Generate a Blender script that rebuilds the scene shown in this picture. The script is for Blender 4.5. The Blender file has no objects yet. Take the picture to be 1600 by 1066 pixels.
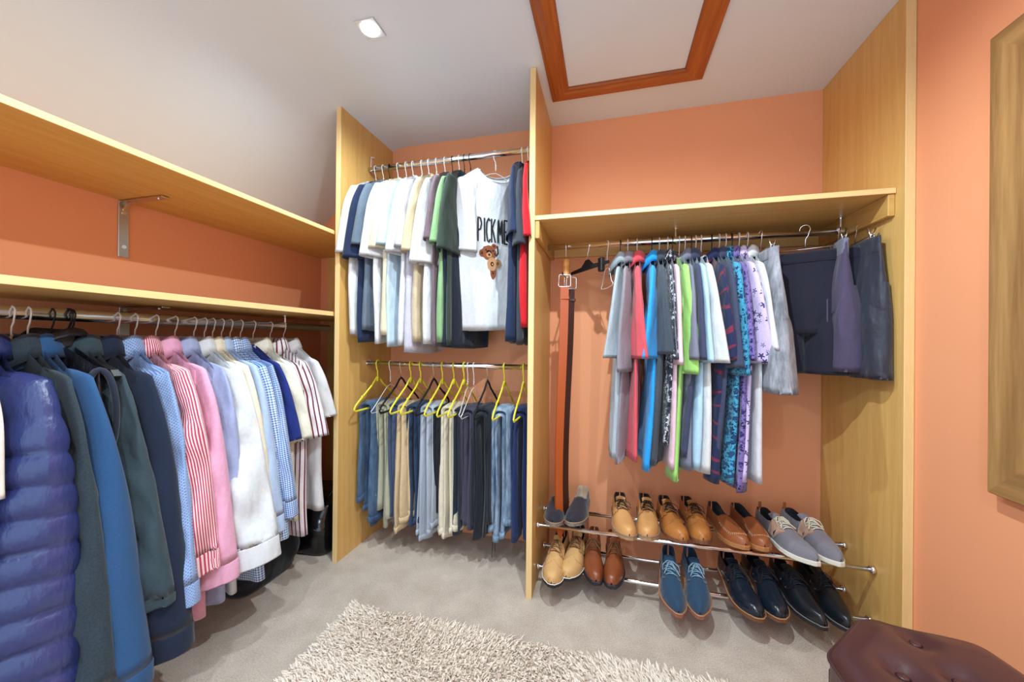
import bpy, math, random
import numpy as np
from mathutils import Matrix, Vector
PI = math.pi
S = bpy.context.scene
COL = S.collection
# ---------------------------------------------------------------- camera
CZ = 1.10
yaw, pit, rol, FPX = math.radians(14.571), math.radians(.11), math.radians(.509), 577.84
fw = Vector((-math.sin(yaw)*math.cos(pit), math.cos(yaw)*math.cos(pit), math.sin(pit)))
rt = Vector((math.cos(yaw), math.sin(yaw), 0)); up = rt.cross(fw)
rt2 = rt*math.cos(rol)+up*math.sin(rol); up2 = -rt*math.sin(rol)+up*math.cos(rol)
cam = bpy.data.cameras.new('camera'); camo = bpy.data.objects.new('camera', cam); COL.objects.link(camo)
cam.sensor_width = 36; cam.lens = FPX/1600*36; cam.clip_start = .02
M3 = Matrix((rt2, up2, -fw)).transposed().to_4x4(); M3.translation = (0, 0, CZ); camo.matrix_world = M3
S.camera = camo
# ---------------------------------------------------------------- light and exposure
S.view_settings.view_transform = 'Standard'; S.view_settings.look = 'None'
S.view_settings.gamma = 1; S.view_settings.use_curve_mapping = False
S.view_settings.exposure = 1.37
W = bpy.data.worlds.new('world'); S.world = W; W.use_nodes = True
bg = W.node_tree.nodes['Background']; bg.inputs[0].default_value = (.62, .82, 1, 1); bg.inputs[1].default_value = 1.0
LAMPS = [(-.878, 1.21, 18), (.04, .74, 37), (-.86, .02, 18), (.04, -.55, 14)]
def lamp(x, y, power):
    l = bpy.data.lights.new('downlight_beam', 'SPOT'); l.energy = power; l.spot_size = math.radians(168); l.spot_blend = .6
    l.shadow_soft_size = .014; l.color = (.77, .93, 1)
    o = bpy.data.objects.new('downlight_beam', l); o.location = (x, y, 2.262); COL.objects.link(o)
for a in LAMPS: lamp(*a)
# ---------------------------------------------------------------- materials
MC = {}
def lin(c): return tuple(((v/255)/12.92 if v/255 <= .04045 else ((v/255+.055)/1.055)**2.4) for v in c)+(1,)
class NT:
    def __init__(s, name):
        s.m = bpy.data.materials.new(name); s.m.use_nodes = True; s.t = s.m.node_tree; s.b = s.t.nodes['Principled BSDF']
    def n(s, ty, **k):
        nd = s.t.nodes.new(ty)
        for a, v in k.items():
            if a.startswith('i_'):
                key = a[2:]; nd.inputs[int(key) if key.isdigit() else key.replace('_', ' ')].default_value = v
            else: setattr(nd, a, v)
        return nd
    def l(s, a, b): s.t.links.new(a, b)
    def math(s, op, a, b=None):
        nd = s.n('ShaderNodeMath', operation=op)
        for i, v in enumerate((a, b)):
            if v is None: continue
            if hasattr(v, 'is_output'): s.l(v, nd.inputs[i])
            else: nd.inputs[i].default_value = v
        return nd.outputs[0]
    def mix(s, f, a, b, bt='MIX'):
        nd = s.n('ShaderNodeMix', data_type='RGBA', blend_type=bt)
        for i, v in ((0, f), (6, a), (7, b)):
            if hasattr(v, 'is_output'): s.l(v, nd.inputs[i])
            else: nd.inputs[i].default_value = v
        return nd.outputs[2]
    def noise(s, vec, scale, detail=3, rough=.5):
        nd = s.n('ShaderNodeTexNoise'); nd.inputs['Scale'].default_value = scale; nd.inputs['Detail'].default_value = detail; nd.inputs['Roughness'].default_value = rough
        if vec is not None: s.l(vec, nd.inputs['Vector'])
        return nd.outputs['Fac']
    def map(s, src, scale=(1, 1, 1), rot=(0, 0, 0)):
        mp = s.n('ShaderNodeMapping'); mp.inputs['Scale'].default_value = scale; mp.inputs['Rotation'].default_value = rot; s.l(src, mp.inputs[0]); return mp.outputs[0]
    def bump(s, h, strength, dist, prev=None):
        bp = s.n('ShaderNodeBump'); bp.inputs['Strength'].default_value = strength; bp.inputs['Distance'].default_value = dist; s.l(h, bp.inputs['Height'])
        if prev is not None: s.l(prev, bp.inputs['Normal'])
        s.l(bp.outputs[0], s.b.inputs['Normal']); return bp.outputs[0]
    def ramp(s, f, stops, interp='LINEAR'):
        r = s.n('ShaderNodeValToRGB'); r.color_ramp.interpolation = interp
        e = r.color_ramp.elements
        while len(e) < len(stops): e.new(.5)
        for el, (p, c) in zip(e, stops): el.position = p; el.color = c
        s.l(f, r.inputs[0]); return r.outputs[0]
def plain(name, c, rough=.5, metal=0, bumpsc=0, bumpst=.1, spec=.5, coat=0):
    if name in MC: return MC[name]
    k = NT(name); k.b.inputs['Roughness'].default_value = rough; k.b.inputs['Metallic'].default_value = metal
    k.b.inputs['Specular IOR Level'].default_value = spec; k.b.inputs['Coat Weight'].default_value = coat
    tc = k.n('ShaderNodeTexCoord').outputs['Object']
    f = k.noise(tc, 40 if not bumpsc else bumpsc, 3)
    k.l(k.mix(f, tuple(v*.93 for v in lin(c)[:3])+(1,), tuple(min(1, v*1.05) for v in lin(c)[:3])+(1,)), k.b.inputs['Base Color'])
    if bumpsc: k.bump(f, bumpst, .002)
    MC[name] = k.m; return k.m
def wood(name, c1, c2, grain='Z', rough=.42, sc=1.0, cath=.6):
    if name in MC: return MC[name]
    k = NT(name); tc = k.n('ShaderNodeTexCoord').outputs['Object']
    st = {'X': (.06, 1, 1), 'Y': (1, .06, 1), 'Z': (1, 1, .06)}[grain]
    v = k.map(tc, st)
    fine = k.noise(v, 160*sc, 4, .6); mid = k.noise(v, 22*sc, 3, .55)
    wv = k.n('ShaderNodeTexWave', wave_type='RINGS', rings_direction={'X': 'X', 'Y': 'Y', 'Z': 'Z'}[grain]); wv.inputs['Scale'].default_value = 6*sc
    wv.inputs['Distortion'].default_value = 14; wv.inputs['Detail'].default_value = 3; wv.inputs['Detail Scale'].default_value = 1.2
    k.l(k.map(tc, tuple(a*(1.0 if a == 1 else 1.4) for a in st)), wv.inputs['Vector'])
    f = k.math('ADD', k.math('MULTIPLY', fine, .5), k.math('ADD', k.math('MULTIPLY', mid, .35), k.math('MULTIPLY', wv.outputs['Fac'], .16*cath)))
    k.l(k.ramp(f, [(.28, lin(c2)), (.72, lin(c1))]), k.b.inputs['Base Color'])
    k.b.inputs['Roughness'].default_value = rough
    k.bump(fine, .12, .001); MC[name] = k.m; return k.m
def fab(name, c, pat=None, c2=None, freq=120, rough=.88, wr=.55, heather=0, sheen=.15, spec=.25, c3=None, wsc=7, scoord=0):
    """woven or knitted cloth; stripes and checks follow the cloth's own UV (metres)"""
    if name in MC: return MC[name]
    k = NT(name); tcn = k.n('ShaderNodeTexCoord'); tc = tcn.outputs['Object']; uv = tcn.outputs['UV']
    col = lin(c); c2l = lin(c2) if c2 else None
    sep = k.n('ShaderNodeSeparateXYZ'); k.l(uv, sep.inputs[0]); U, V = sep.outputs[0], sep.outputs[1]
    out = None
    def band(x, fr, duty): return k.math('LESS_THAN', k.math('FRACT', k.math('MULTIPLY', x, fr)), duty)
    if pat == 'stripe': out = k.mix(band(U if not scoord else V, freq, .5), col, c2l)
    elif pat == 'widestripe': out = k.mix(band(U, freq, .3), col, c2l)
    elif pat == 'gingham':
        a = k.math('ADD', band(U, freq, .5), band(V, freq, .5)); out = k.mix(k.math('MULTIPLY', a, .5), col, c2l)
    elif pat == 'micro':
        a = k.math('MULTIPLY', band(k.math('ADD', U, V), freq, .42), band(k.math('SUBTRACT', U, V), freq, .55)); out = k.mix(a, col, c2l)
    elif pat == 'leaf':
        vo = k.n('ShaderNodeTexVoronoi', feature='F1'); vo.inputs['Scale'].default_value = freq; k.l(uv, vo.inputs['Vector'])
        vc = k.n('ShaderNodeTexVoronoi', feature='F1'); vc.inputs['Scale'].default_value = freq; k.l(uv, vc.inputs['Vector'])
        dv = k.n('ShaderNodeVectorMath', operation='SUBTRACT'); 
        sc_ = k.n('ShaderNodeVectorMath', operation='SCALE'); sc_.inputs['Scale'].default_value = 1.0
        k.l(uv, dv.inputs[0]); k.l(vc.outputs['Position'], dv.inputs[1])
        sp = k.n('ShaderNodeSeparateXYZ'); k.l(dv.outputs[0], sp.inputs[0])
        ang = k.math('ADD', k.math('MULTIPLY', k.math('ARCTAN2', sp.outputs[1], sp.outputs[0]), 5), 0)
        lobes = k.math('ADD', k.math('MULTIPLY', k.math('SINE', ang), .12), .30)
        out = k.mix(k.math('LESS_THAN', vo.outputs['Distance'], lobes), col, c2l)
    elif pat == 'floral':
        nz = k.noise(uv, freq, 4, .6); n2 = k.noise(k.map(uv, (1.3, 1.7, 1)), freq*1.7, 3, .5)
        a = k.ramp(nz, [(0, col), (.44, c2l), (.53, lin(c3 or c2)), (.6, col)], 'CONSTANT'); b_ = k.ramp(n2, [(0, (0, 0, 0, 1)), (.56, (1, 1, 1, 1))], 'CONSTANT')
        out = k.mix(b_, a, c2l)
    elif pat == 'swirl':
        wv = k.n('ShaderNodeTexWave', wave_type='RINGS'); wv.inputs['Scale'].default_value = freq; wv.inputs['Distortion'].default_value = 9; k.l(uv, wv.inputs['Vector'])
        out = k.mix(k.math('GREATER_THAN', wv.outputs['Fac'], .93), col, c2l)
    elif pat == 'denim':
        f = k.noise(k.map(tc, (1, 1, .35)), 11, 5, .65); f2 = k.noise(k.map(tc, (1, 1, .12)), 120, 2)
        out = k.mix(k.ramp(k.math('ADD', k.math('MULTIPLY', f, .75), k.math('MULTIPLY', f2, .25)), [(.38, (0, 0, 0, 1)), (.62, (1, 1, 1, 1))]), col, c2l)
    n1 = k.noise(tc, 90 if not heather else 240, 3, .6)
    amp = .10 + heather
    g = k.ramp(n1, [(.3, (1-amp,)*3+(1,)), (.7, (1, 1, 1, 1))])
    out = k.mix(1.0, out if out is not None else col, g, 'MULTIPLY')
    k.l(out, k.b.inputs['Base Color'])
    k.b.inputs['Roughness'].default_value = rough; k.b.inputs['Sheen Weight'].default_value = sheen; k.b.inputs['Specular IOR Level'].default_value = spec
    p = k.bump(k.noise(k.map(tc, (1, 1, .38)), wsc, 3, .55), min(1, wr*1.5), .030)
    p = k.bump(k.noise(k.map(tc, (1, 1, .5), (.5, .3, 0)), wsc*3.1, 3, .6), min(1, wr*.9), .008, p)
    k.bump(k.noise(tc, 420, 1), .12, .002, p)
    MC[name] = k.m; return k.m
chrome = plain('chrome', (244, 244, 246), .16, 1); dullsteel = plain('nickel_steel', (205, 200, 188), .3, 1)
whitewire = plain('white_coated_wire', (240, 232, 226), .35); blackplastic = plain('black_plastic', (22, 22, 24), .4)
yellowplastic = plain('yellow_plastic', (240, 226, 60), .35); blackwire = plain('dark_wire', (40, 36, 34), .4, .3)
blackflock = plain('black_flock', (16, 16, 18), .9)
# ---------------------------------------------------------------- object helpers
def tag(o, label=None, cat=None, group=None, kind=None):
    if label: o['label'] = label
    if cat: o['category'] = cat
    if group: o['group'] = group
    if kind: o['kind'] = kind
    return o
def thing(name, label, cat, loc=(0, 0, 0), rz=0, group=None):
    o = bpy.data.objects.new(name, None); COL.objects.link(o); o.location = loc; o.rotation_euler = (0, 0, rz); o.empty_display_size = .05
    return tag(o, label, cat, group)
def mesh(name, V, F, mat, parent=None, uv=None, smooth=True, loc=None):
    me = bpy.data.meshes.new(name); me.from_pydata([tuple(map(float, v)) for v in V], [], [tuple(int(i) for i in f) for f in F])
    if uv is not None:
        ul = me.uv_layers.new(name='UVMap'); li = np.empty(len(me.loops), dtype=np.int32); me.loops.foreach_get('vertex_index', li)
        ul.data.foreach_set('uv', np.asarray(uv, dtype=np.float32)[li].ravel())
    if smooth: me.polygons.foreach_set('use_smooth', [True]*len(me.polygons))
    me.materials.append(mat); me.update()
    o = bpy.data.objects.new(name, me); COL.objects.link(o)
    if parent: o.parent = parent
    if loc: o.location = loc
    return o
class MB:
    def __init__(s): s.V = []; s.F = []
    def add(s, V, F):
        n = len(s.V); s.V += [tuple(v) for v in V]; s.F += [tuple(i+n for i in f) for f in F]; return s
    def box(s, a, b, bev=0.0):
        x0, y0, z0 = a; x1, y1, z1 = b
        if bev <= 0:
            return s.add([(x0,y0,z0),(x1,y0,z0),(x1,y1,z0),(x0,y1,z0),(x0,y0,z1),(x1,y0,z1),(x1,y1,z1),(x0,y1,z1)],
                  [(0,3,2,1),(4,5,6,7),(0,1,5,4),(1,2,6,5),(2,3,7,6),(3,0,4,7)])
        e = bev; V = []; F = []
        lo = (x0,y0,z0); hi = (x1,y1,z1)
        idx = {}
        for cx in (0,1):
            for cy in (0,1):
                for cz in (0,1):
                    for ax in range(3):
                        p = [ (lo[i], hi[i])[(cx,cy,cz)[i]] for i in range(3)]
                        for i in range(3):
                            if i != ax: p[i] += e if (cx,cy,cz)[i] == 0 else -e
                        idx[(cx,cy,cz,ax)] = len(V); V.append(p)
        for ax in range(3):
            o1, o2 = [i for i in range(3) if i != ax]
            for sgn in (0,1):
                q = []
                for a1, a2 in ((0,0),(1,0),(1,1),(0,1)):
                    c = [0,0,0]; c[ax] = sgn; c[o1] = a1; c[o2] = a2; q.append(idx[(*c,ax)])
                F.append(q if (sgn == 1) != (ax == 1) else q[::-1])
            for a1 in (0,1):
                for a2 in (0,1):
                    c0 = [0,0,0]; c0[o1] = a1; c0[o2] = a2; c1 = list(c0); c1[ax] = 1
                    F.append([idx[(*c0,o1)], idx[(*c1,o1)], idx[(*c1,o2)], idx[(*c0,o2)]])
        for cx in (0,1):
            for cy in (0,1):
                for cz in (0,1): F.append([idx[(cx,cy,cz,a)] for a in range(3)])
        return s.add(V, F)
    def tube(s, pts, r, n=7, closed=False, flat=1.0):
        pts = [Vector(p) for p in pts]; V = []; F = []; m = len(pts); prev = None
        rs = r if hasattr(r, '__len__') else [r]*m
        for i in range(m):
            if closed: d = pts[(i+1) % m]-pts[i-1]
            else: d = pts[min(i+1, m-1)]-pts[max(i-1, 0)]
            d.normalize()
            if prev is None:
                ref = Vector((0,0,1)) if abs(d.z) < .9 else Vector((0,1,0)); a = d.cross(ref).normalized()
            else:
                a = prev-d*prev.dot(d)
                a = a.normalized() if a.length > 1e-6 else d.orthogonal().normalized()
            prev = a; b = d.cross(a)
            for j in range(n):
                t = 2*PI*j/n; V.append(pts[i]+(a*math.cos(t)+b*math.sin(t)*flat)*rs[i])
        for i in range(m if closed else m-1):
            for j in range(n):
                i2 = (i+1) % m
                F.append((i*n+j, i*n+(j+1) % n, i2*n+(j+1) % n, i2*n+j))
        if not closed: F.append(tuple(range(n))[::-1]); F.append(tuple(range((m-1)*n, m*n)))
        return s.add(V, F)
    def cyl(s, c, r, h, ax=2, n=20, r2=None):
        a = [0,0,0]; a[ax] = h/2; p0 = Vector(c)-Vector(a); p1 = Vector(c)+Vector(a)
        return s.tube([p0, p1], [r, r if r2 is None else r2], n)
    def build(s, name, mat, parent=None, smooth=False): return mesh(name, s.V, s.F, mat, parent, smooth=smooth)
def sgp(x, p): return np.sign(x)*np.abs(x)**p
def gridF(nr, nc, wrap=True):
    F = []
    for i in range(nr-1):
        for j in range(nc if wrap else nc-1):
            F.append((i*nc+j, i*nc+(j+1) % nc, (i+1)*nc+(j+1) % nc, (i+1)*nc+j))
    return F
def sm(x): x = np.clip(x, 0, 1); return x*x*(3-2*x)
def struct(o): o['kind'] = 'structure'; return o
# ---------------------------------------------------------------- room shell
XL, XR, YB, YF, ZC, ZK, XK = -1.805, .98, 2.008, -1.3, 2.278, 1.825, -1.30
def wallmat(name, c):
    k = NT(name); tc = k.n('ShaderNodeTexCoord').outputs['Object']
    k.l(k.mix(k.noise(tc, 3, 3), tuple(v*.95 for v in lin(c)[:3])+(1,), lin(c)), k.b.inputs['Base Color']); k.b.inputs['Roughness'].default_value = .72
    k.b.inputs['Specular IOR Level'].default_value = .3
    k.bump(k.noise(tc, 260, 2), .1, .002); return k.m
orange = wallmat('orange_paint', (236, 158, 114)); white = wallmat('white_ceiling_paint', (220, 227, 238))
def carpetmat():
    k = NT('beige_carpet'); tc = k.n('ShaderNodeTexCoord').outputs['Object']
    n1 = k.noise(tc, 190, 4, .75); n2 = k.noise(tc, 9, 4)
    f = k.math('ADD', k.math('MULTIPLY', n1, .7), k.math('MULTIPLY', n2, .3))
    k.l(k.ramp(f, [(.3, lin((178, 160, 144))), (.7, lin((243, 226, 211)))]), k.b.inputs['Base Color']); k.b.inputs['Roughness'].default_value = .95
    k.b.inputs['Specular IOR Level'].default_value = .1
    k.bump(n1, 1.0, .006); return k.m
struct(MB().box((XL-.05, YF, -.06), (XR+.05, YB+.05, 0)).build('floor', carpetmat()))
struct(MB().box((XL-.06, YF, -.06), (XL, YB+.06, ZK+.05)).build('wall_left', orange))
struct(MB().box((XR, YF, -.06), (XR+.06, YB+.06, ZC+.06)).build('wall_right', orange))
struct(MB().box((XL, YB, -.06), (XR, YB+.06, ZC+.06)).build('wall_back', orange))
m = MB(); y0, y1 = YF, YB
sl_ = (ZC-ZK)/(XK-XL); lo = [(XL-.02, ZK-.02*sl_)]
for k_ in range(25):                                              # the slope runs into the flat ceiling through a soft plastered bend
    u = k_/24; p0 = np.array((XK-.10, ZC-.10*sl_)); p1 = np.array((XK, ZC)); p2 = np.array((XK+.12, ZC)); lo.append(tuple((1-u)**2*p0+2*u*(1-u)*p1+u*u*p2))
lo.append((XR+.02, ZC)); n_ = len(lo); hi = [(x, z+.06) for x, z in lo]
V = [(x, y0, z) for x, z in lo]+[(x, y1, z) for x, z in lo]+[(x, y0, z) for x, z in hi]+[(x, y1, z) for x, z in hi]
m.add(V, [(i, i+1, n_+i+1, n_+i) for i in range(n_-1)]+[(2*n_+i, 3*n_+i, 3*n_+i+1, 2*n_+i+1) for i in range(n_-1)]+[(i, 2*n_+i, 2*n_+i+1, i+1) for i in range(n_-1)]+[(n_+i, n_+i+1, 3*n_+i+1, 3*n_+i) for i in range(n_-1)])
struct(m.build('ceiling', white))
struct(MB().box((-1.285, YB-.014, 0), (-.332, YB, .092), .002).build('baseboard_back', orange))
struct(MB().box((-.303, YB-.014, 0), (.947, YB, .092), .002).build('baseboard_back', orange))
# ---------------------------------------------------------------- fitted wardrobe
oakZ = wood('oak_veneer_upright', (226, 184, 112), (206, 156, 86), 'Z'); oakX = wood('oak_veneer_across', (226, 184, 112), (206, 156, 86), 'X')
oakY = wood('oak_veneer_along', (218, 174, 102), (196, 146, 76), 'Y'); edge = wood('lit_oak_edging', (240, 208, 150), (224, 186, 124), 'Z', sc=1.4, cath=.2)  # edge banding: smooth oak, its colour lightened for light on the front edges
edgeX = wood('lit_oak_edging_across', (240, 208, 150), (226, 188, 126), 'X', sc=1.4, cath=.2); edgeY = wood('lit_oak_edging_along', (240, 208, 150), (226, 188, 126), 'Y', sc=1.4, cath=.2)  # shelf edge banding with the same light painted into its colour
YP = 1.553
def panel(name, label, x0, x1, yf, ztop):
    t = thing(name, label, 'divider', ((x0+x1)/2, yf, 0)); cx = (x0+x1)/2
    MB().box((x0-cx, .0025, 0), (x1-cx, YB-yf-.0015, ztop)).build('board', oakZ, t)
    MB().box((x0-cx, 0, 0), (x1-cx, .0025, ztop), .0008).build('edge_band', edge, t)
    return t
panel('wardrobe_divider', 'tall oak divider between the long shirt rail and the middle bay', -1.314, -1.288, YP, ZC-.012)
panel('wardrobe_divider', 'tall oak divider between the trousers bay and the shoe rack bay', -.333, -.308, YP, ZC-.001)
panel('wardrobe_divider', 'tall oak end panel behind the dark shorts beside the orange right wall', .951, .979, 1.515, ZC-.001)
def shelfY(label, z0, z1):
    t = thing('wall_shelf', label, 'shelf', (XL, YF+.02, z0))
    MB().box((.001, 0, 0), (-1.3225-XL, YB-.03-YF, z1-z0)).build('board', oakY, t)
    MB().box((-1.3225-XL, 0, 0), (-1.32-XL, YP-YF-.022, z1-z0), .0008).build('edge_band', edgeY, t)
    return t
shelfY('long oak shelf right under the sloping ceiling on the left', 1.626, 1.645)
shelfY('long oak shelf over the chrome rail of shirts and jackets', 1.220, 1.241)
t = thing('end_board', 'narrow oak board closing the far end of the left shelves', 'panel', (-1.56, YB-.02, 0))
MB().box((-.18, 0, .02), (.20, .018, 1.219)).build('board', oakZ, t); MB().box((-.18, 0, 1.242), (.20, .018, 1.625)).build('board', oakZ, t)
t = thing('wardrobe_shelf', 'oak shelf over the right bay of polo shirts and shorts', 'shelf', (.32, YP, 1.621))
MB().box((-.627, .0025, 0), (.630, YB-YP-.001, .019)).build('board', oakX, t); MB().box((-.627, 0, 0), (.630, .0025, .019), .0008).build('edge_band', edgeX, t)
for lab, x0, x1 in (('left', -.307, -.289), ('right', .931, .950)):
    t = thing('shelf_batten', 'short oak batten under the %s end of the right bay shelf' % lab, 'batten', (x0, YP+.006, 1.545))
    MB().box((0, 0, 0), (x1-x0, YB-YP-.008, .0755), .0015).build('board', oakY, t)
t = thing('shelf_batten', 'long oak batten under the right bay shelf along the back wall', 'batten', (.32, YB-.019, 1.555))
MB().box((-.608, 0, 0), (.610, .018, .065), .001).build('board', oakX, t)
def bracket(label, z, y):
    t = thing('shelf_bracket', label, 'bracket', (XL, y, z))
    b = MB(); b.box((0.001, -.016, -.215), (.007, .016, -.001), .001); b.build('wall_plate', dullsteel, t)
    b = MB(); b.box((0.001, -.013, -.007), (.225, .013, -.001), .001)
    b.add([(.006,-.003,-.08),(.006,.003,-.08),(.17,-.003,-.006),(.17,.003,-.006),(.006,-.003,-.006),(.006,.003,-.006)][0:0], [])
    b.tube([(.005,0,-.035),(.03,0,-.012),(.07,0,-.006)], .006, 6)
    b.build('arm', dullsteel, t)
    for zz in (-.045, -.175): MB().cyl((.008, 0, zz), .007, .004, 0, 12).build('screw', chrome, t)
    MB().cyl((.19, 0, -.0085), .005, .003, 2, 10).build('screw', chrome, t)
bracket('steel angle bracket under the top left shelf', 1.625, .995)
bracket('steel angle bracket under the lower left shelf behind the rail', 1.219, 1.0)
# rails
def rail(label, a, b, r, flat=1.0):
    a = Vector(a); b = Vector(b); t = thing('clothes_rail', label, 'rail', (a+b)/2); h = (b-a)/2
    n = 18; d = h.normalized(); side = d.cross(Vector((0,0,1))); V = []; F = []
    for p in (-h, h):
        for j in range(n): V.append(p+side*math.cos(2*PI*j/n)*r*flat+Vector((0,0,1))*math.sin(2*PI*j/n)*r)
    F = [(j, (j+1) % n, n+(j+1) % n, n+j) for j in range(n)]+[tuple(range(n))[::-1], tuple(range(n, 2*n))]
    o = mesh('tube', V, F, chrome, t, smooth=False)
    for p in o.data.polygons: p.use_smooth = len(p.vertices) == 4
    return t, h
ZL, ZM, ZQ, ZR = 1.168, 2.044, .975, 1.564; XLR, YM, YR = -1.56, 1.78, 1.80
t, h = rail('long chrome rail of shirts and jackets under the left shelf', (XLR, -.9, ZL), (XLR, 1.80, ZL), .019, .5)
for y in (1.50, -.6): 
    b = MB(); b.tube([(0, y-.45, .053), (0, y-.45, .014)], .004, 8); b.cyl((0, y-.45, .0505), .011, .004); b.box((-.011, y-.45-.006, -.0165), (.011, y-.45+.006, .016), .002); b.build('hanger_bracket', chrome, t)
t, h = rail('upper chrome rail of t-shirts in the middle bay', (-1.287, YM, ZM), (-.334, YM, ZM), .0150)
b = MB(); b.box((-h.x+.012, -.012, -.016), (-h.x+.02, .012, .06), .002); b.cyl((-h.x+.016, 0, .062), .014, .006); b.build('end_bracket', chrome, t)
b = MB(); b.cyl((h.x-.003, 0, 0), .022, .006, 0); b.build('end_bracket', chrome, t)
t, h = rail('lower chrome rail of trousers in the middle bay', (-1.287, YM, ZQ), (-.334, YM, ZQ), .0125)
for s in (-1, 1):
    b = MB(); b.cyl((s*(h.x-.003), 0, .004), .023, .006, 0); b.cyl((s*(h.x-.007), 0, .045), .006, .004, 0, 10); b.build('end_bracket', chrome, t)
t, h = rail('chrome rail of polo shirts under the right bay shelf', (-.288, YR, ZR), (.930, YR, ZR), .0145)
for x in (.29-.32, .925-.33):
    b = MB(); b.tube([(x, 0, .054), (x, 0, .012)], .004, 8); b.cyl((x, 0, .0545), .011, .004); b.cyl((x, 0, 0), .0175, .012, 0, 16); b.build('hanger_bracket', chrome, t)
# loft hatch
pine = wood('orange_stained_pine', (192, 106, 42), (132, 62, 18), 'X', .4, .8); pineY = wood('orange_stained_pine_along', (192, 106, 42), (132, 62, 18), 'Y', .4, .8)
hx0, hx1, hy0, hy1 = -.270, .392, 1.0, 1.786
t = thing('loft_hatch', 'white loft hatch in a moulded orange pine frame on the ceiling', 'hatch', ((hx0+hx1)/2, (hy0+hy1)/2, ZC))
cx, cy = (hx0+hx1)/2, (hy0+hy1)/2; hw, hd = (hx1-hx0)/2, (hy1-hy0)/2
prof = [(0, -.0005), (0, -.012), (.008, -.017), (.016, -.017), (.022, -.022), (.040, -.026), (.058, -.024), (.068, -.018), (.078, -.018), (.084, -.012), (.084, -.0005)]
cor = [(-hw, -hd), (hw, -hd), (hw, hd), (-hw, hd)]
for i in range(4):
    a, b_ = cor[i], cor[(i+1) % 4]; V = []
    for c in (a, b_):
        for d, z in prof: V.append((c[0]-math.copysign(d, c[0]), c[1]-math.copysign(d, c[1]), z))
    n = len(prof); F = [(j, j+1, n+j+1, n+j) for j in range(n-1)]+[tuple(range(n)), tuple(range(n, 2*n))[::-1]]
    mesh('frame_board', V, F, pine if i % 2 == 0 else pineY, t, smooth=False)
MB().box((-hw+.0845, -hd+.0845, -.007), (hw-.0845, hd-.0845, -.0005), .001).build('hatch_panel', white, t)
# downlights
emit = NT('lamp_glow'); emit.b.inputs['Emission Color'].default_value = (1, .97, .9, 1); emit.b.inputs['Emission Strength'].default_value = 14
steelplate = plain('brushed_downlight', (215, 215, 218), .35, .6)
for i, (x, y, p) in enumerate(LAMPS):
    t = thing('downlight', ['square recessed downlight in the ceiling left of the loft hatch', 'square recessed downlight in the ceiling in front of the loft hatch', 'square recessed downlight in the ceiling on the left behind the viewer', 'square recessed downlight in the ceiling on the right behind the viewer'][i], 'light', (x, y, ZC))
    b = MB(); b.box((-.042, -.042, -.005), (.042, .042, -.0005), .0015); b.build('trim_plate', steelplate, t)
    MB().cyl((0, 0, -.0065), .031, .003, 2, 24).build('lamp', emit.m, t)
# wall mirror
oakm = wood('mirror_oak_upright', (176, 132, 80), (116, 78, 38), 'Z', .5, .55, 1.3); oakmY = wood('mirror_oak_along', (176, 132, 80), (116, 78, 38), 'Y', .5, .55, 1.3)
mt = thing('wall_mirror', 'large mirror in a wide brown oak frame on the right wall', 'mirror', (XR, .86, 1.308))
mw, mh, fwid, mth = .372, .585, .125, .034
cor = [(-mw, -mh), (mw, -mh), (mw, mh), (-mw, mh)]; prof = [(0, .003), (0, mth-.006), (.004, mth), (fwid-.02, mth-.004), (fwid-.012, mth-.010), (fwid, mth-.012), (fwid, .003)]
for i in range(4):
    a, b_ = cor[i], cor[(i+1) % 4]; V = []
    for c in (a, b_):
        for d, z in prof: V.append((-z, c[0]-math.copysign(d, c[0]), c[1]-math.copysign(d, c[1])))
    n = len(prof); mesh('frame_board', V, [(j, j+1, n+j+1, n+j) for j in range(n-1)]+[tuple(range(n)), tuple(range(n, 2*n))[::-1]], oakmY if i % 2 == 0 else oakm, mt, smooth=False)
MB().box((-.016, -mw+fwid-.004, -mh+fwid-.004), (-.010, mw-fwid+.004, mh-fwid+.004)).build('mirror_glass', plain('mirror_silver', (240, 240, 240), .01, 1), mt)
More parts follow.
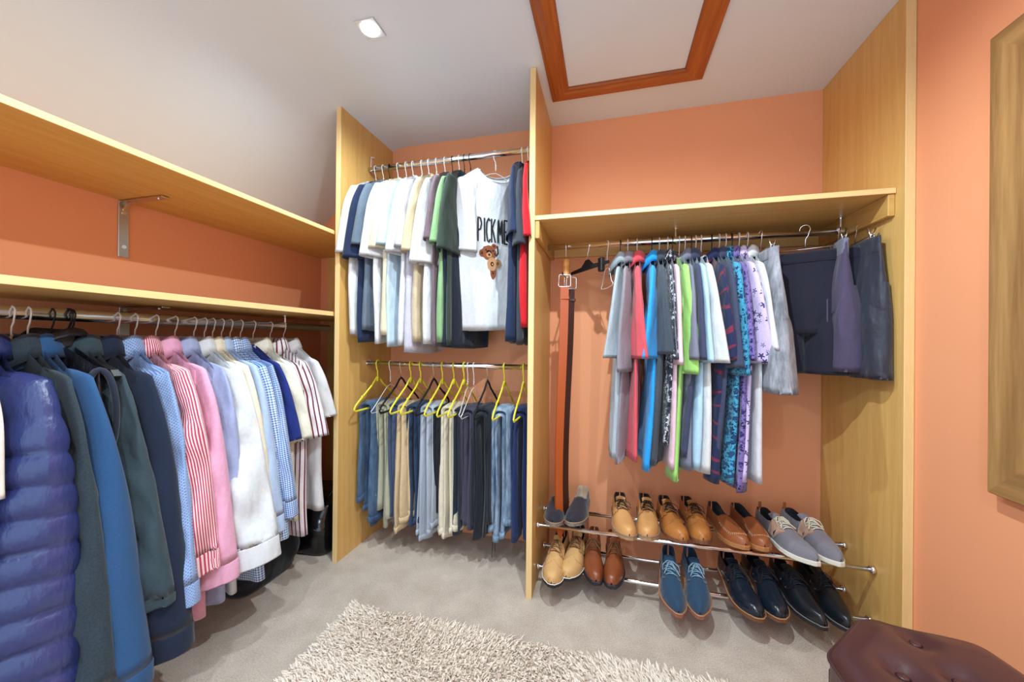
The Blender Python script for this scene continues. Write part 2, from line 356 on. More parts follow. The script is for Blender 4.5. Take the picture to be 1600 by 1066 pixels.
# ---------------------------------------------------------------- bench
leather = plain('oxblood_leather', (74, 44, 44), .33, 0, 220, .12, .5)
bt = thing('tufted_bench', 'buttoned dark brown leather bench in the front right corner', 'bench', (.65, .70, 0))
def bench():
    pl = [(-.042, .408), (.16, .375), (.178, .29), (.178, -.36), (-.04, -.41), (-.178, -.30), (-.178, .265)]
    pl = [(x, y) for x, y in pl]
    # resample outline with rounded corners
    P = []
    n = len(pl)
    for i in range(n):
        p0 = np.array(pl[i-1]); p1 = np.array(pl[i]); p2 = np.array(pl[(i+1) % n])
        a = p1+(p0-p1)/np.linalg.norm(p0-p1)*.025; b = p1+(p2-p1)/np.linalg.norm(p2-p1)*.025
        for k in range(5):
            u = k/4; P.append((1-u)**2*a+2*u*(1-u)*p1+u*u*b)
        q0 = b; q1 = p2+(p1-p2)/np.linalg.norm(p1-p2)*.025
        for k in range(1, 10): P.append(q0+(q1-q0)*k/10)
    P = np.array(P); c = np.array([0, 0.0]); N = len(P)
    btn = [(.024, .335), (-.066, .227), (.033, .238), (.11, .16), (-.02, .13), (.06, .05), (-.07, .03), (.0, -.06), (.1, -.1), (-.06, -.18)]
    V = []; F = []
    rings = [(.90, .335), (.985, .342), (1.0, .350), (1.0, .352+.022), (1.0, .404), (1.006, .410), (1.0, .416), (.985, .428), (.95, .437)]+[(k, .441) for k in np.linspace(.90, .02, 26)]
    for s, z in rings:
        for p in P:
            x, y = c+(p-c)*s; zz = z
            if s <= .96 and z > .43:
                zz += .010*(1-((x/.18)**2))*(1 if s < .9 else .3)
                for bx, by in btn:
                    d = math.hypot(x-bx, y-by); zz -= .020*math.exp(-(d/.028)**2)+.006*math.exp(-(d/.06)**2)
            V.append((x, y, zz))
    F = gridF(len(rings), N); F.append(tuple(range(N))[::-1]); F.append(tuple(range((len(rings)-1)*N, len(rings)*N)))
    mesh('cushion', V, F, leather, bt)
    m = MB(); m.tube([(x*1.003, y*1.003, .411) for x, y in P], .0045, 6, True); m.build('piping', leather, bt, True)
    for bx, by in btn:
        m = MB(); m.cyl((0, 0, 0), .012, .004, 2, 16); m.cyl((0, 0, .0035), .012, .003, 2, 16, .007)
        zc = .441+.010*(1-(bx/.18)**2)-.0245
        o = m.build('button', leather, bt, True); o.location = (bx, by, zc)
    MB().box((-.14, -.34, .30), (.14, .34, .337), .004).build('base_frame', plain('dark_stained_wood', (46, 30, 26), .45), bt)
    for sx in (-1, 1):
        for sy in (-1, 1):
            m = MB(); m.tube([(sx*.11, sy*.28, 0), (sx*.10, sy*.26, .302)], [.014, .022], 12); m.build('leg', MC['dark_stained_wood'], bt)
bench()
# ---------------------------------------------------------------- rug
rugm = plain('cream_shag', (246, 231, 216), .95, 0, 200, .3, .1)
def rug():
    x0, x1, ya, yb = -1.0, .40, .30, 1.315
    t = thing('shag_rug', 'cream long pile rug on the carpet in front of the wardrobe', 'rug', (0, 0, 0))
    MB().box((x0, ya, .0005), (x1, yb-.004, .010), .003).build('backing', rugm, t)
    rng = np.random.default_rng(5); n = 21000
    X = rng.uniform(x0, x1, n); Y = rng.uniform(.62, yb, n)
    keep = True
    L = rng.uniform(.020, .034, n); ang = 1.2*np.sin(X*5+Y*3)+.8*np.sin(Y*9-X*4)+rng.normal(0, .7, n)-PI/2
    lean = np.clip(rng.normal(.75, .28, n), .15, 1.25); r = rng.uniform(.0030, .0044, n)
    V = []; F = []
    dx, dy = np.cos(ang), np.sin(ang)
    for k in range(4):
        f = k/3; hx = L*np.sin(lean)*f**1.4; hz = L*np.cos(lean)*(f if k < 3 else .97)+.008; rr = r*(1, 1.05, .95, .35)[k]
        for j in range(3):
            a = 2*PI*j/3; ox = rr*math.cos(a); oz = rr*math.sin(a)
            V.append(np.stack([X+dx*hx-dy*ox, Y+dy*hx+dx*ox, np.maximum(hz+oz*np.sin(lean)+.0, .004)+0*X-dx*0], 1)+np.stack([-dx*np.cos(lean)*oz, -dy*np.cos(lean)*oz, 0*X], 1))
    A = np.stack(V, 1).reshape(-1, 3); base = np.arange(n)[:, None]*12
    fl = []
    for k in range(3):
        for j in range(3): fl.append(base+np.array([[k*3+j, k*3+(j+1) % 3, k*3+3+(j+1) % 3, k*3+3+j]]))
    Q = np.stack(fl, 1).reshape(-1, 4)
    me = bpy.data.meshes.new('shag_pile'); me.vertices.add(len(A)); me.vertices.foreach_set('co', A.ravel().astype(np.float32))
    me.loops.add(Q.size); me.loops.foreach_set('vertex_index', Q.ravel().astype(np.int32)); me.polygons.add(len(Q)); me.polygons.foreach_set('loop_start', np.arange(0, Q.size, 4, dtype=np.int32)); 
    me.update(calc_edges=True); me.validate(); me.polygons.foreach_set('use_smooth', [True]*len(me.polygons)); me.materials.append(rugm)
    o = bpy.data.objects.new('shag_pile', me); COL.objects.link(o); o.parent = t; o['kind'] = 'stuff'
rug()
# ---------------------------------------------------------------- hangers
GH = []
def hook_pts(drop, r=.017, top=0.0):
    P = [(-r*math.cos(a) if False else r*math.cos(a), 0, top+r*math.sin(a)) for a in np.linspace(math.radians(200), math.radians(-35), 12)]
    P += [(.010, 0, top-.028), (.002, 0, top-.040), (0, 0, top-drop)]
    return P
def wire_hanger(label, loc, rz, mat, hw=.195, drop=.085, dz=.075, group=None, name='wire_hanger', frame=True):
    t = thing(name, label, 'hanger', loc, rz, group)
    m = MB(); m.tube(hook_pts(drop), .0021, 6); 
    m.tube([(0.002*math.cos(k), .002*math.sin(k), -drop+.002-.03*k/14+.03) for k in range(14)], .0022, 5)
    m.build('hook', mat, t, True)
    if frame:
        m = MB(); z = -drop-.012; hw = hw-.02
        pts = [(0, 0, z), (.03, 0, z-.008), (hw-.02, 0, z-dz), (hw, 0, z-dz-.012), (hw-.01, 0, z-dz-.022), (0, 0, z-dz-.026), (-hw+.01, 0, z-dz-.022), (-hw, 0, z-dz-.012), (-hw+.02, 0, z-dz), (-.03, 0, z-.008)]
        m.tube(pts, .0018, 6, True); m.build('wire_frame', mat, t, True)
    return t
def tri_hanger(label, loc, rz, mat, bar=-.232, hw=.19, disc=True, r=.0042, hookmat=None, group=None, name='plastic_hanger'):
    t = thing(name, label, 'hanger', loc, rz, group)
    m = MB(); m.tube(hook_pts(.075), .0034 if hookmat is None else .0018, 7)
    m.build('hook', hookmat or mat, t, True)
    m = MB(); z = -.085
    pts = [(0, 0, z+.012), (.02, 0, z), (.05, 0, z-.03), (hw-.03, 0, bar+.045), (hw-.008, 0, bar+.028), (hw+.004, 0, bar+.012), (hw-.006, 0, bar+.001), (hw-.03, 0, bar), (0, 0, bar), (-hw+.03, 0, bar), (-hw+.006, 0, bar+.001), (-hw-.004, 0, bar+.012), (-hw+.008, 0, bar+.028), (-hw+.03, 0, bar+.045), (-.05, 0, z-.03), (-.02, 0, z)]
    m.tube(pts, r, 7, True, 1.25)
    for s in (-1, 1): m.tube([(s*(hw-.05), 0, bar+.062), (s*(hw-.057), 0, bar+.072), (s*(hw-.07), 0, bar+.072)], r*.7, 6)
    m.build('frame', mat, t, True)
    if disc: MB().cyl((0, 0, -.085), .015, .008, 1, 20).build('neck_disc', mat, t, True)
    return t
def clip_hanger(label, loc, rz, hw=.13, drop=.075, clips=None):
    t = thing('clip_hanger', label, 'hanger', loc, rz)
    m = MB(); m.tube(hook_pts(drop+.004), .002, 6); m.build('hook', chrome, t, True)
    MB().tube([(-hw-.02, 0, -drop), (hw+.02, 0, -drop)], .0022, 8).build('bar', chrome, t, True)
    for x in (clips or (-hw, hw)):
        m = MB()
        for s in (-1, 1):
            m.tube([(x, s*.012, -drop+.026), (x, s*.005, -drop-.002), (x, s*.004, -drop-.03)], .0055, 6, flat=.4)
        m.tube([(x-.005, 0, -drop), (x+.005, 0, -drop)], .006, 8)
        m.build('clip', chrome, t, True)
    return t
# ---------------------------------------------------------------- garments on hangers
# local frame: x = along the hanger (+x is the end nearest the viewer), y = along the rail, z up, origin at the rail's axis
class Body:
    def __init__(s, L, sw=.185, cw=.205, hw=.21, th=.017, drop=.075, neck=.07, seed=0, fold=.011, scoop=.03, front=-1, sway=(0, 0), zn=-.085, quilt=0, qh=.075, nlen=.04, N=52, M=30, power=.6, bell=.45, tw=None):
        s.__dict__.update(locals()); del s.__dict__['s']
        r = random.Random(seed); s.ph = [r.uniform(0, 6.28) for _ in range(8)]; s.k = [r.uniform(16, 26), r.uniform(30, 44), r.uniform(60, 80)]
    def pt(s, c, q, t):
        """c = cos, q = sin of the ring angle (arrays), t = 0 neck .. 1 hem"""
        w = s.sw+(s.cw-s.sw)*sm(t/.28)+(s.hw-s.cw)*sm((t-.3)/.7)
        x = w*sgp(c, .85); ax = np.abs(x)
        side = np.where(q*s.front >= 0, 1.0, 0.25)
        nk = np.sqrt(np.clip(1-(x/s.neck)**2, 0, 1))
        zt = -s.drop*np.clip((ax-s.neck)/(s.sw-s.neck), 0, 1.6)**1.12 - side*s.scoop*nk
        z = zt+(-s.L-zt)*t
        th0 = .010+s.nlen*nk; th1 = s.th*(1+.25*np.sin(s.ph[0]+x*9))*(1+s.bell*sm((t-.3)*1.6))
        f = sm(t/.30); th = th0*(1-f)+th1*f
        y = th*sgp(q, s.power if t > .05 else .9)
        A = s.fold*(.15+.85*sm(t*1.2)); p = s.ph; k = s.k
        y = y+A*(1.6*(.6-np.abs(np.sin(.5*k[0]*x+p[1]+1.2*t)))+.55*np.sin(k[1]*x+p[2]-2*t)*(t+.2)+.2*np.sin(k[2]*x+p[3])*t)
        y = y+s.sway[1]*t*t; x = x+s.sway[0]*t*t+.5*A*np.sin(8*t+p[4])
        y = y+x*t*(s.tw if s.tw is not None else .055*math.sin(p[7]))
        z = z+.008*np.sin(9*x+p[6])*t**6
        if s.quilt:
            ph = z/s.qh+.12*np.sin(x*7+p[5]); puff = np.sqrt(np.abs(np.sin(PI*ph)))
            y = y+s.quilt*(puff-.45)*np.clip(np.abs(q)*1.6, 0, 1)*np.sign(q)*f
            x = x+s.quilt*(puff-.45)*c*f*np.abs(c)
        return x, y, z+s.zn
    def build(s, mat, parent, name='body'):
        a = np.linspace(PI, 3*PI, s.N, endpoint=False); V = []; UV = []
        xm, ym, zm = s.pt(np.cos(a), np.sin(a), .5); ua = np.concatenate([[0], np.cumsum(np.hypot(np.diff(xm), np.diff(ym)))])
        T = np.linspace(0, 1, s.M)**(1.25 if not s.quilt else 1.0)
        for t in T:
            x, y, z = s.pt(np.cos(a), np.sin(a), t); V.append(np.stack([x, y, z], 1))
            UV.append(np.stack([ua, z+2], 1))
        V.append(np.stack([x*.97, y*.7, z+.006], 1)); UV.append(UV[-1])
        F = gridF(s.M+1, s.N)
        return mesh(name, np.concatenate(V), F, mat, parent, np.concatenate(UV))
    def front_pt(s, x0, z0, off=.0016):
        """a point on the front sheet at hanger coordinate x0 and height z0"""
        t = min(max((-(z0-s.zn))/s.L, .02), .99); w = s.sw+(s.cw-s.sw)*float(sm(t/.28))+(s.hw-s.cw)*float(sm((t-.3)/.7))
        c = float(sgp(np.array(x0/w), 1/.85)); c = max(-.98, min(.98, c)); q = s.front*math.sqrt(1-c*c)
        for _ in range(5):
            x, y, z = s.pt(np.array([c]), np.array([q]), t); t = min(max(t-(float(z[0])-z0)/-s.L*1.0*-1*-1, .0), 1)
        return (float(x[0]), float(y[0])+s.front*off, float(z[0]))
def sleeve(B, L, sx, mat, parent, psi=.6, R0=.098, R1=.085, r1=.020, phi=-88, seed=0, bend=0, quilt=0, qh=.075, cuff=None, cuffL=.06, name='sleeve', M=22, N=30, crease=.004, r0=.013, open_=True, bow=0, dy=0):
    """sleeve tube from the armhole (sx = +1 near end, -1 far end); psi turns its flat face towards the viewer"""
    rr = random.Random(seed*7+3+int(sx)); p = [rr.uniform(0, 6.28) for _ in range(5)]
    R0 = R0*(.60 if L < .4 else .72); x, z = B.sw-.045, B.zn-B.drop-R0*.36; y = 0.0; V = []; UV = []; ds = L/(M-1); arc = 0
    a = np.linspace(0, 2*PI, N, endpoint=False); ring = []
    for i in range(M):
        tau = i/(M-1)
        ph = math.radians(-66+(phi+66)*float(sm(tau*(2.2 if L < .4 else 4)))+bend*math.sin(PI*tau)*(1 if L > .4 else 0))
        ps = psi*(.15+.85*tau if L < .4 else .3+.7*float(sm(tau*1.5))); pa = np.array([-math.sin(ph), 0, math.cos(ph)]); yy = np.array([0, 1.0, 0])
        A = pa*math.cos(ps)+yy*math.sin(ps); Bn = -pa*math.sin(ps)+yy*math.cos(ps)
        R = R0+(R1-R0)*(tau if L < .4 else float(sm(tau*1.1))); r = r0+(r1-r0)*(tau if L < .4 else float(sm(tau*1.5)))
        wob = 1+crease/max(r, .01)*.5*np.sin(a*3+p[0]+tau*2.5)
        off = crease*((1-np.abs(np.sin(tau*L*13+p[2]+a*1))-.4)+.6*(1-np.abs(np.sin(tau*L*22+p[3]-a*2))-.4))*min(1, tau*3)*np.abs(np.sin(a))*(1.3 if L > .4 else 1)
        q = 1.0
        if quilt:
            puff = np.sqrt(np.abs(np.sin(PI*(arc/qh+.1*np.sin(a+p[4]))))); rq = (puff-.4)*quilt*min(1, tau*6)
        else: rq = 0
        ca, sa = sgp(np.cos(a), .9), sgp(np.sin(a), .85)
        rx_ = rq*.45
        pts = np.array([x, y+bow*math.sin(PI*tau)+dy*tau, z])+np.outer((R+rx_)*ca, A)+np.outer((r*wob+rq)*sa+off, Bn)
        V.append(pts); UV.append(np.stack([np.where(np.sin(a) >= 0, R*np.cos(a)+.2, R*np.cos(a)+.9), np.full(N, arc)], 1)); ring.append((pts, np.array([x, y, z]), A, Bn, R, r, ph))
        x += math.cos(ph)*ds; z += math.sin(ph)*ds; arc += ds
    c = ring[-1][0].mean(0); V.append(c+(ring[-1][0]-c)*.93+np.array([0, 0, .012])); UV.append(UV[-1])
    c = ring[0][0].mean(0)
    for e, dx, dz in ((.93, -.010, .010), (.74, -.030, .026), (.48, -.055, .042), (.05, -.075, .050)): V.insert(0, c+(ring[0][0]-c)*e+np.array([dx, 0, dz])); UV.insert(0, UV[0])
    V = np.concatenate(V); UV = np.concatenate(UV)
    V[:, 0] *= sx
    o = mesh(name, V, gridF(M+5, N), mat, parent, UV)
    if cuff is not None:
        pts, cc, A, Bn, R, r, ph = ring[-1]; d = np.array([math.cos(ph), 0, math.sin(ph)]); W_ = []; U2 = []
        for k, (s_, e) in enumerate(((-.006, .97), (-.003, 1.01), (.002, 1.025), (cuffL*.5, 1.0), (cuffL-.004, .99), (cuffL, .97), (cuffL-.006, .90), (cuffL*.4, .88))):
            c0 = pts.mean(0); W_.append(c0+(pts-c0)*e+d*s_); U2.append(np.stack([np.arange(N)/N*.3, np.full(N, arc+s_)], 1))
        W_ = np.concatenate(W_); W_[:, 0] *= sx
        mesh('cuff', W_, gridF(8, N), cuff, o, np.concatenate(U2))
    return o
def neckband(B, mat, parent, r=.006):
    a = np.linspace(0, 2*PI, 36, endpoint=False); P = []
    for t in a:
        c, q = math.cos(t), math.sin(t); x = B.neck*.97*c; side = 1.0 if q*B.front >= 0 else .25
        nk = math.sqrt(max(0, 1-(x/B.neck)**2)); P.append((x, (.010+B.nlen*nk)*(abs(q)**.9)*(1 if q >= 0 else -1), B.zn-side*B.scoop*nk+.001))
    m = MB(); m.tube(P, r, 8, True, .5); return m.build('neckband', mat, parent, True)
def collar(B, mat, parent, stand=.032, leaf=.062, flare=.022, point=.022, gap=.30, stiff=1.0):
    n = 40; front = -PI/2 if B.front < 0 else PI/2; V = []; UV = []
    for t in np.linspace(front+gap, front+2*PI-gap, n):
        c, q = math.cos(t), math.sin(t); nk = abs(q); side = 1.0 if q*B.front >= 0 else .2
        df = 1-min(1, min(abs(t-front-gap), abs(front+2*PI-gap-t))/1.2)
        zb = B.zn-side*B.scoop*nk*.8-.002; rx, ry = B.neck+.004, .010+B.nlen
        sd = stand*(1-.35*df)
        prof_ = [(-.003, 0), (-.002, sd*.6), (0, sd), (.005, sd+.004), (.010, sd-.002), (.010+flare*.6, sd-leaf*.5), (.010+flare, sd-leaf-point*df), (.007+flare, sd-leaf-point*df+.002), (.006, sd-.008)]
        for d, h in prof_:
            out = 1+ d/rx
            V.append(((rx+d)*c, (ry+d*(1.1+.5*df))*q, zb+h)); UV.append((t*.07, h*.9+.3))
    return mesh('collar', V, gridF(n, 9, False), mat, parent, UV)
def hemband(*a): pass
def squash(t, lim):
    # the end of the garment next to the wall is pressed together by it
    mn = min(v.co.x for o in t.children for v in o.data.vertices)
    if mn > -lim: return
    k = (lim-.07)/(-mn-.07)
    for o in t.children_recursive:
        for v in o.data.vertices:
            if v.co.x < -.07: v.co.x = -.07+(v.co.x+.07)*k
def garment(kind, name, label, cat, loc, rz, B, mat, slL=.30, psi=.6, psi2=None, col=None, cuffm=None, group=None, seed=0, band=None, sl=None, far=True, sleevemat=None, cuffL=.06):
    t = thing(name, label, cat, loc, rz, group)
    B.build(mat, t)
    kw = dict(seed=seed); kw.update(sl or {})
    sleeve(B, slL, 1, sleevemat or mat, t, psi=psi, cuff=cuffm, cuffL=cuffL, **kw)
    if far: sleeve(B, slL*.97, -1, sleevemat or mat, t, psi=-psi if psi2 is None else psi2, cuff=cuffm, cuffL=cuffL, **kw)
    lim = .192 if kind != 'shirt' else .228
    squash(t, lim)
    if col is not None: collar(B, col, t, **(dict(flare=.008, leaf=.05, point=.012) if kind == 'polo' else dict(flare=.018)))
    elif band is not None: neckband(B, band, t)
    return t
# ---- colours of cloth
F_ = {}
def cl(key, *a, **k): F_[key] = fab(key, *a, **k); return F_[key]
cl('white cotton', (214, 211, 212)); cl('cream cotton', (212, 199, 170)); cl('beige cotton', (200, 180, 148)); cl('pale blue cotton', (188, 204, 216))
cl('navy cotton', (30, 42, 72)); cl('slate cotton', (98, 110, 124)); cl('mauve cotton', (112, 90, 98)); cl('sage cotton', (132, 168, 118)); cl('olive cotton', (48, 60, 50))
cl('black navy cotton', (28, 34, 48)); cl('charcoal cotton', (52, 56, 66)); cl('red cotton', (196, 22, 34)); cl('lilac grey cotton', (190, 184, 196))
cl('light grey marl', (166, 176, 184), heather=.12); cl('grey mauve cotton', (140, 130, 138)); cl('coral cotton', (222, 82, 90)); cl('bright blue cotton', (38, 156, 232)); cl('charcoal marl', (74, 80, 90), heather=.3)
cl('light pink cotton', (232, 194, 204)); cl('lime cotton', (160, 212, 112)); cl('grey purple cotton', (120, 120, 138)); cl('light blue cotton', (176, 206, 226)); cl('pale grey cotton', (218, 216, 214))
cl('navy swirl print', (32, 40, 74), 'swirl', (120, 40, 62), 5); cl('dusk cotton', (62, 66, 92)); cl('teal leaf print', (28, 74, 112), 'floral', (72, 158, 192), 26, c3=(20, 50, 90))
cl('navy floral print', (38, 36, 84), 'floral', (126, 106, 166), 34, c3=(70, 60, 130)); cl('lilac leaf print', (206, 186, 220), 'leaf', (74, 64, 112), 34)
cl('blue dotted shirt', (150, 174, 214), 'micro', (92, 112, 170), 110); cl('red stripe shirt', (240, 214, 220), 'stripe', (200, 56, 84), 150); cl('pink shirt', (232, 168, 196)); cl('lavender shirt', (164, 172, 208))
cl('crisp white shirt', (218, 219, 221), wr=.5); cl('ivory shirt', (232, 220, 196)); cl('sky shirt', (176, 194, 224)); cl('blue gingham', (236, 242, 250), 'gingham', (30, 110, 190), 105); cl('blue check', (200, 216, 238), 'gingham', (64, 100, 170), 130)
cl('royal blue cotton', (30, 48, 124)); cl('ecru cotton', (232, 228, 210)); cl('maroon stripe', (238, 232, 236), 'widestripe', (120, 44, 62), 48)
cl('navy puffer nylon', (40, 50, 102), rough=.36, wr=.14, sheen=.0, spec=.6, wsc=30); cl('black puffer nylon', (34, 32, 40), rough=.4, wr=.5, sheen=0, spec=.5, wsc=16)
cl('slate fleece', (50, 62, 72), heather=.28, wr=.3); cl('blue fleece', (44, 82, 126), wr=.25, heather=.06); cl('navy fleece', (28, 38, 60), wr=.3, heather=.12); cl('green slate softshell', (54, 70, 78), heather=.12, wr=.7); cl('cream wool', (232, 220, 206))
cl('black trim', (38, 42, 58)); cl('mid denim', (42, 62, 92), 'denim', (86, 112, 142)); cl('dark denim', (28, 44, 72), 'denim', (48, 70, 102)); cl('washed denim', (56, 82, 116), 'denim', (164, 184, 204)); cl('grey denim', (112, 112, 120), 'denim', (178, 178, 186), wr=.8)
cl('olive chino', (176, 172, 148)); cl('slate blue chino', (68, 80, 108)); cl('dark navy chino', (32, 40, 62)); cl('tan chino', (210, 182, 142)); cl('blue grey chino', (172, 178, 190), heather=.05); cl('black chino', (26, 28, 34)); cl('stone chino', (220, 208, 184)); cl('ink chino', (36, 42, 58)); cl('aubergine chino', (66, 62, 80)); cl('black jersey', (26, 32, 42)); cl('navy jersey', (28, 44, 92))
cl('black short jersey', (34, 32, 46)); cl('purple charcoal jersey', (78, 68, 92), wr=.8); cl('dark satin', (44, 44, 58), rough=.5, wr=.9, spec=.4)
cl('black speckled cotton', (24, 26, 34), 'floral', (54, 58, 70), 30, c3=(196, 196, 204))
RZ = -PI/2
# ---------------------------------------------------------------- t-shirts on the upper middle rail
def tee(i, x, key, phrase, bodykey=None, L=.84, psi=-.6, yaw=0, sw=.185, seedo=0, hanger='white', short=None, **k):
    B = Body(L, seed=i*13+seedo, th=.017, sw=sw, cw=sw+.02, hw=sw+.022, front=1, fold=k.pop('fold', .011), sway=k.pop('sway', (0, 0)))
    m = F_[key]
    o = garment('tee', 't_shirt', phrase, 't-shirt', (x, YM, ZM-.012*(1+math.sin(i*3.1))), RZ+yaw, B, m, k.pop('slL', .30)+.03+.035*math.sin(i*2.3), psi*(1+.25*math.sin(i*1.7)), seed=i*5, band=m, group=k.pop('group', 't-shirts on the upper middle rail'), sl=dict(R0=.100, R1=.086, r1=.028))
    wire_hanger('%s wire hanger holding the %s' % (hanger if hanger != 'dark' else 'thin dark', short or phrase.split(' on the')[0].split(' beside')[0].split(' between')[0].split(' behind')[0].split(' with')[0].split(' left of')[0].split(' right')[0]), (x, YM, ZM), RZ+yaw, whitewire if hanger == 'white' else blackwire, group='hangers on the upper middle rail')
    return B, o
tees = [(-1.245, 'white cotton', 'white t-shirt leftmost on the upper rail against the oak divider', dict(L=.82)),
 (-1.198, 'navy cotton', 'plain navy t-shirt second from the left on the upper rail', dict(L=.86)),
 (-1.160, 'slate cotton', 'slate grey t-shirt beside the plain navy t-shirt at the left', dict(L=.80, hanger='dark')),
 (-1.108, 'white cotton', 'white t-shirt between the slate grey and the pale cream t-shirts', dict(L=.86, psi=-.75, short='white t-shirt left of the pale cream one')),
 (-1.058, 'cream cotton', 'pale cream t-shirt left of the icy pale blue one', dict(L=.83, psi=-.65, slL=.28)),
 (-1.018, 'pale blue cotton', 'icy pale blue t-shirt behind the pale cream t-shirt', dict(L=.87)),
 (-.965, 'white cotton', 'bright white t-shirt with a wide sleeve in the middle of the upper rail', dict(L=.88, psi=-.85, slL=.28)),
 (-.925, 'lilac grey cotton', 'pale lilac grey t-shirt right behind the bright white wide sleeve', dict(L=.90)),
 (-.880, 'beige cotton', 'beige t-shirt between two white t-shirts on the upper rail', dict(L=.86, psi=-.6, slL=.33)),
 (-.832, 'white cotton', 'white t-shirt touching the beige t-shirt from the right', dict(short='white t-shirt right of the beige one', L=.85, psi=-.75, slL=.33)),
 (-.790, 'mauve cotton', 'dusky mauve t-shirt left of the sage green sleeve', dict(L=.88, psi=-.3, hanger='dark')),
 (-.752, 'sage cotton', 'sage green t-shirt on the upper rail', dict(L=.84, psi=-.4, slL=.27)),
 (-.724, 'olive cotton', 'dark olive t-shirt squeezed right of the sage green one', dict(L=.88, psi=-.15, hanger='dark')),
 (-.690, 'black navy cotton', 'big blue black t-shirt left of the white printed t-shirt', dict(L=.87, psi=-.3, yaw=-.30, hanger='dark'))]
for i, (x, key, ph, k) in enumerate(tees): tee(i, x, key, ph, **k)
# the printed t-shirt, turned towards the room
yawp = -.93
Bp = Body(.80, seed=77, th=.020, sw=.185, cw=.20, hw=.205, front=1, fold=.006, scoop=.075, neck=.088, nlen=.036, drop=.07)
pm = F_['white cotton']
XP, YPp = -.555, YM-.02
pt = garment('tee', 't_shirt', 'white t-shirt with black lettering and a brown bear print facing the room', 't-shirt', (XP, YPp+.02, ZM), RZ+yawp, Bp, pm, .34, -.5, seed=3, band=pm, sl=dict(R0=.1, R1=.09, r1=.03))
wire_hanger('white wire hanger holding the white t-shirt with lettering and bear', (XP, YPp+.02, ZM), RZ+yawp, whitewire)
def on_shirt(V2, off): return [Bp.front_pt(x, z, off) for x, z in V2]
def shirt_print():
    ink = plain('black_print_ink', (24, 22, 24), .8); br = fab('brown bear print', (142, 76, 44), heather=.3, wr=.2); br2 = fab('tan bear print', (196, 140, 96), heather=.3, wr=.2); wt = plain('white_print', (235, 230, 225), .8)
    # lettering: viewer's left is local -x * ... ; u runs left to right as read
    sg = 1
    def strokes(polys, wd, mat, name, off):
        m = MB()
        for pl in polys:
            pp = []
            for (a, b) in zip(pl[:-1], pl[1:]):
                n = max(2, int(math.hypot(b[0]-a[0], b[1]-a[1])/.008)+1)
                for k in range(n): pp.append((a[0]+(b[0]-a[0])*k/n, a[1]+(b[1]-a[1])*k/n))
            pp.append(pl[-1]); L_ = []
            for i, p in enumerate(pp):
                q0 = pp[max(0, i-1)]; q1 = pp[min(len(pp)-1, i+1)]; dx, dz = q1[0]-q0[0], q1[1]-q0[1]; d = math.hypot(dx, dz) or 1
                nx, nz = -dz/d*wd, dx/d*wd; L_ += [(p[0]+nx, p[1]+nz), (p[0]-nx, p[1]-nz)]
            m.add(on_shirt(L_, off), [(2*i, 2*i+1, 2*i+3, 2*i+2) for i in range(len(pp)-1)])
        m.build(name, mat, pt, True)
    z0, z1 = -.452, -.335; U = lambda u: X0-u*1.0
    X0 = .098
    def L(u, *pts): return [(X0-(u+a*.030)*.66, z0+(z1-z0)*b) for a, b in pts]
    P = [L(0, (0, 0), (.05, 1), (.7, .97), (.95, .75), (.7, .52), (.03, .46)), L(.043, (.3, 0), (.3, 1)), L(.066, (1, .9), (.6, 1), (.15, .8), (.05, .4), (.3, .05), (.7, 0), (1, .14)),
         L(.108, (0, 0), (0, 1)), L(.108, (.95, 1), (.02, .48)), L(.108, (.25, .6), (1, 0)),
         L(.160, (0, 0), (.1, 1), (.62, .35), (1.1, 1), (1.2, 0)), L(.210, (1, 1), (.05, 1), (.05, 0), (1, 0)), L(.210, (.05, .52), (.85, .52))]
    strokes(P, .0042, ink, 'lettering', .0030)
    def blob(cx, cz, rx, rz_, mat, name, off, n=22, rings=3, wob=.05):
        V = [(cx, cz)]; F = []
        for r in range(1, rings+1):
            for j in range(n):
                a = 2*PI*j/n; s = r/rings*(1+wob*math.sin(a*9)*(r == rings)); V.append((cx+rx*s*math.cos(a), cz+rz_*s*math.sin(a)))
        for j in range(n): F.append((0, 1+j, 1+(j+1) % n))
        for r in range(rings-1):
            for j in range(n): F.append((1+r*n+j, 1+r*n+(j+1) % n, 1+(r+1)*n+(j+1) % n, 1+(r+1)*n+j))
        return mesh(name, on_shirt(V, off), F, mat, pt)
    bx, bz = .030, -.505
    blob(bx+.012, bz+.0, .040, .036, br, 'bear_print', .0030); blob(bx+.048, bz-.004, .014, .018, br, 'bear_print', .0032); blob(bx-.016, bz+.034, .015, .013, br, 'bear_print', .0032)
    blob(bx-.004, bz-.056, .026, .034, br2, 'bear_print', .0034); blob(bx-.010, bz-.094, .016, .036, br, 'bear_print', .0032); blob(bx-.036, bz-.050, .018, .022, br2, 'bear_print', .0032)
    blob(bx+.012, bz-.012, .015, .013, br2, 'bear_print', .0042); blob(bx+.012, bz-.010, .006, .005, ink, 'bear_print', .0050, wob=0)
    for dx in (-.010, .028): blob(bx+dx, bz+.012, .0042, .0046, ink, 'bear_print', .0046, wob=0)
    strokes([[(bx-.034, bz+.038), (bx-.036, bz+.0), (bx-.026, bz-.012), (bx-.016, bz+.0)]], .0035, ink, 'print_hook', .0044)
shirt_print()
for i, (x, key, ph, k) in enumerate([(-.418, 'navy cotton', 'navy t-shirt right of the printed white t-shirt', dict(L=.86, psi=.45)), (-.388, 'charcoal cotton', 'charcoal t-shirt between the navy and the red t-shirts', dict(L=.85, psi=.3)), (-.362, 'red cotton', 'red t-shirt at the right end of the upper rail', dict(L=.80, psi=.35, slL=.27))]):
    tee(40+i, x, key, ph, **k)
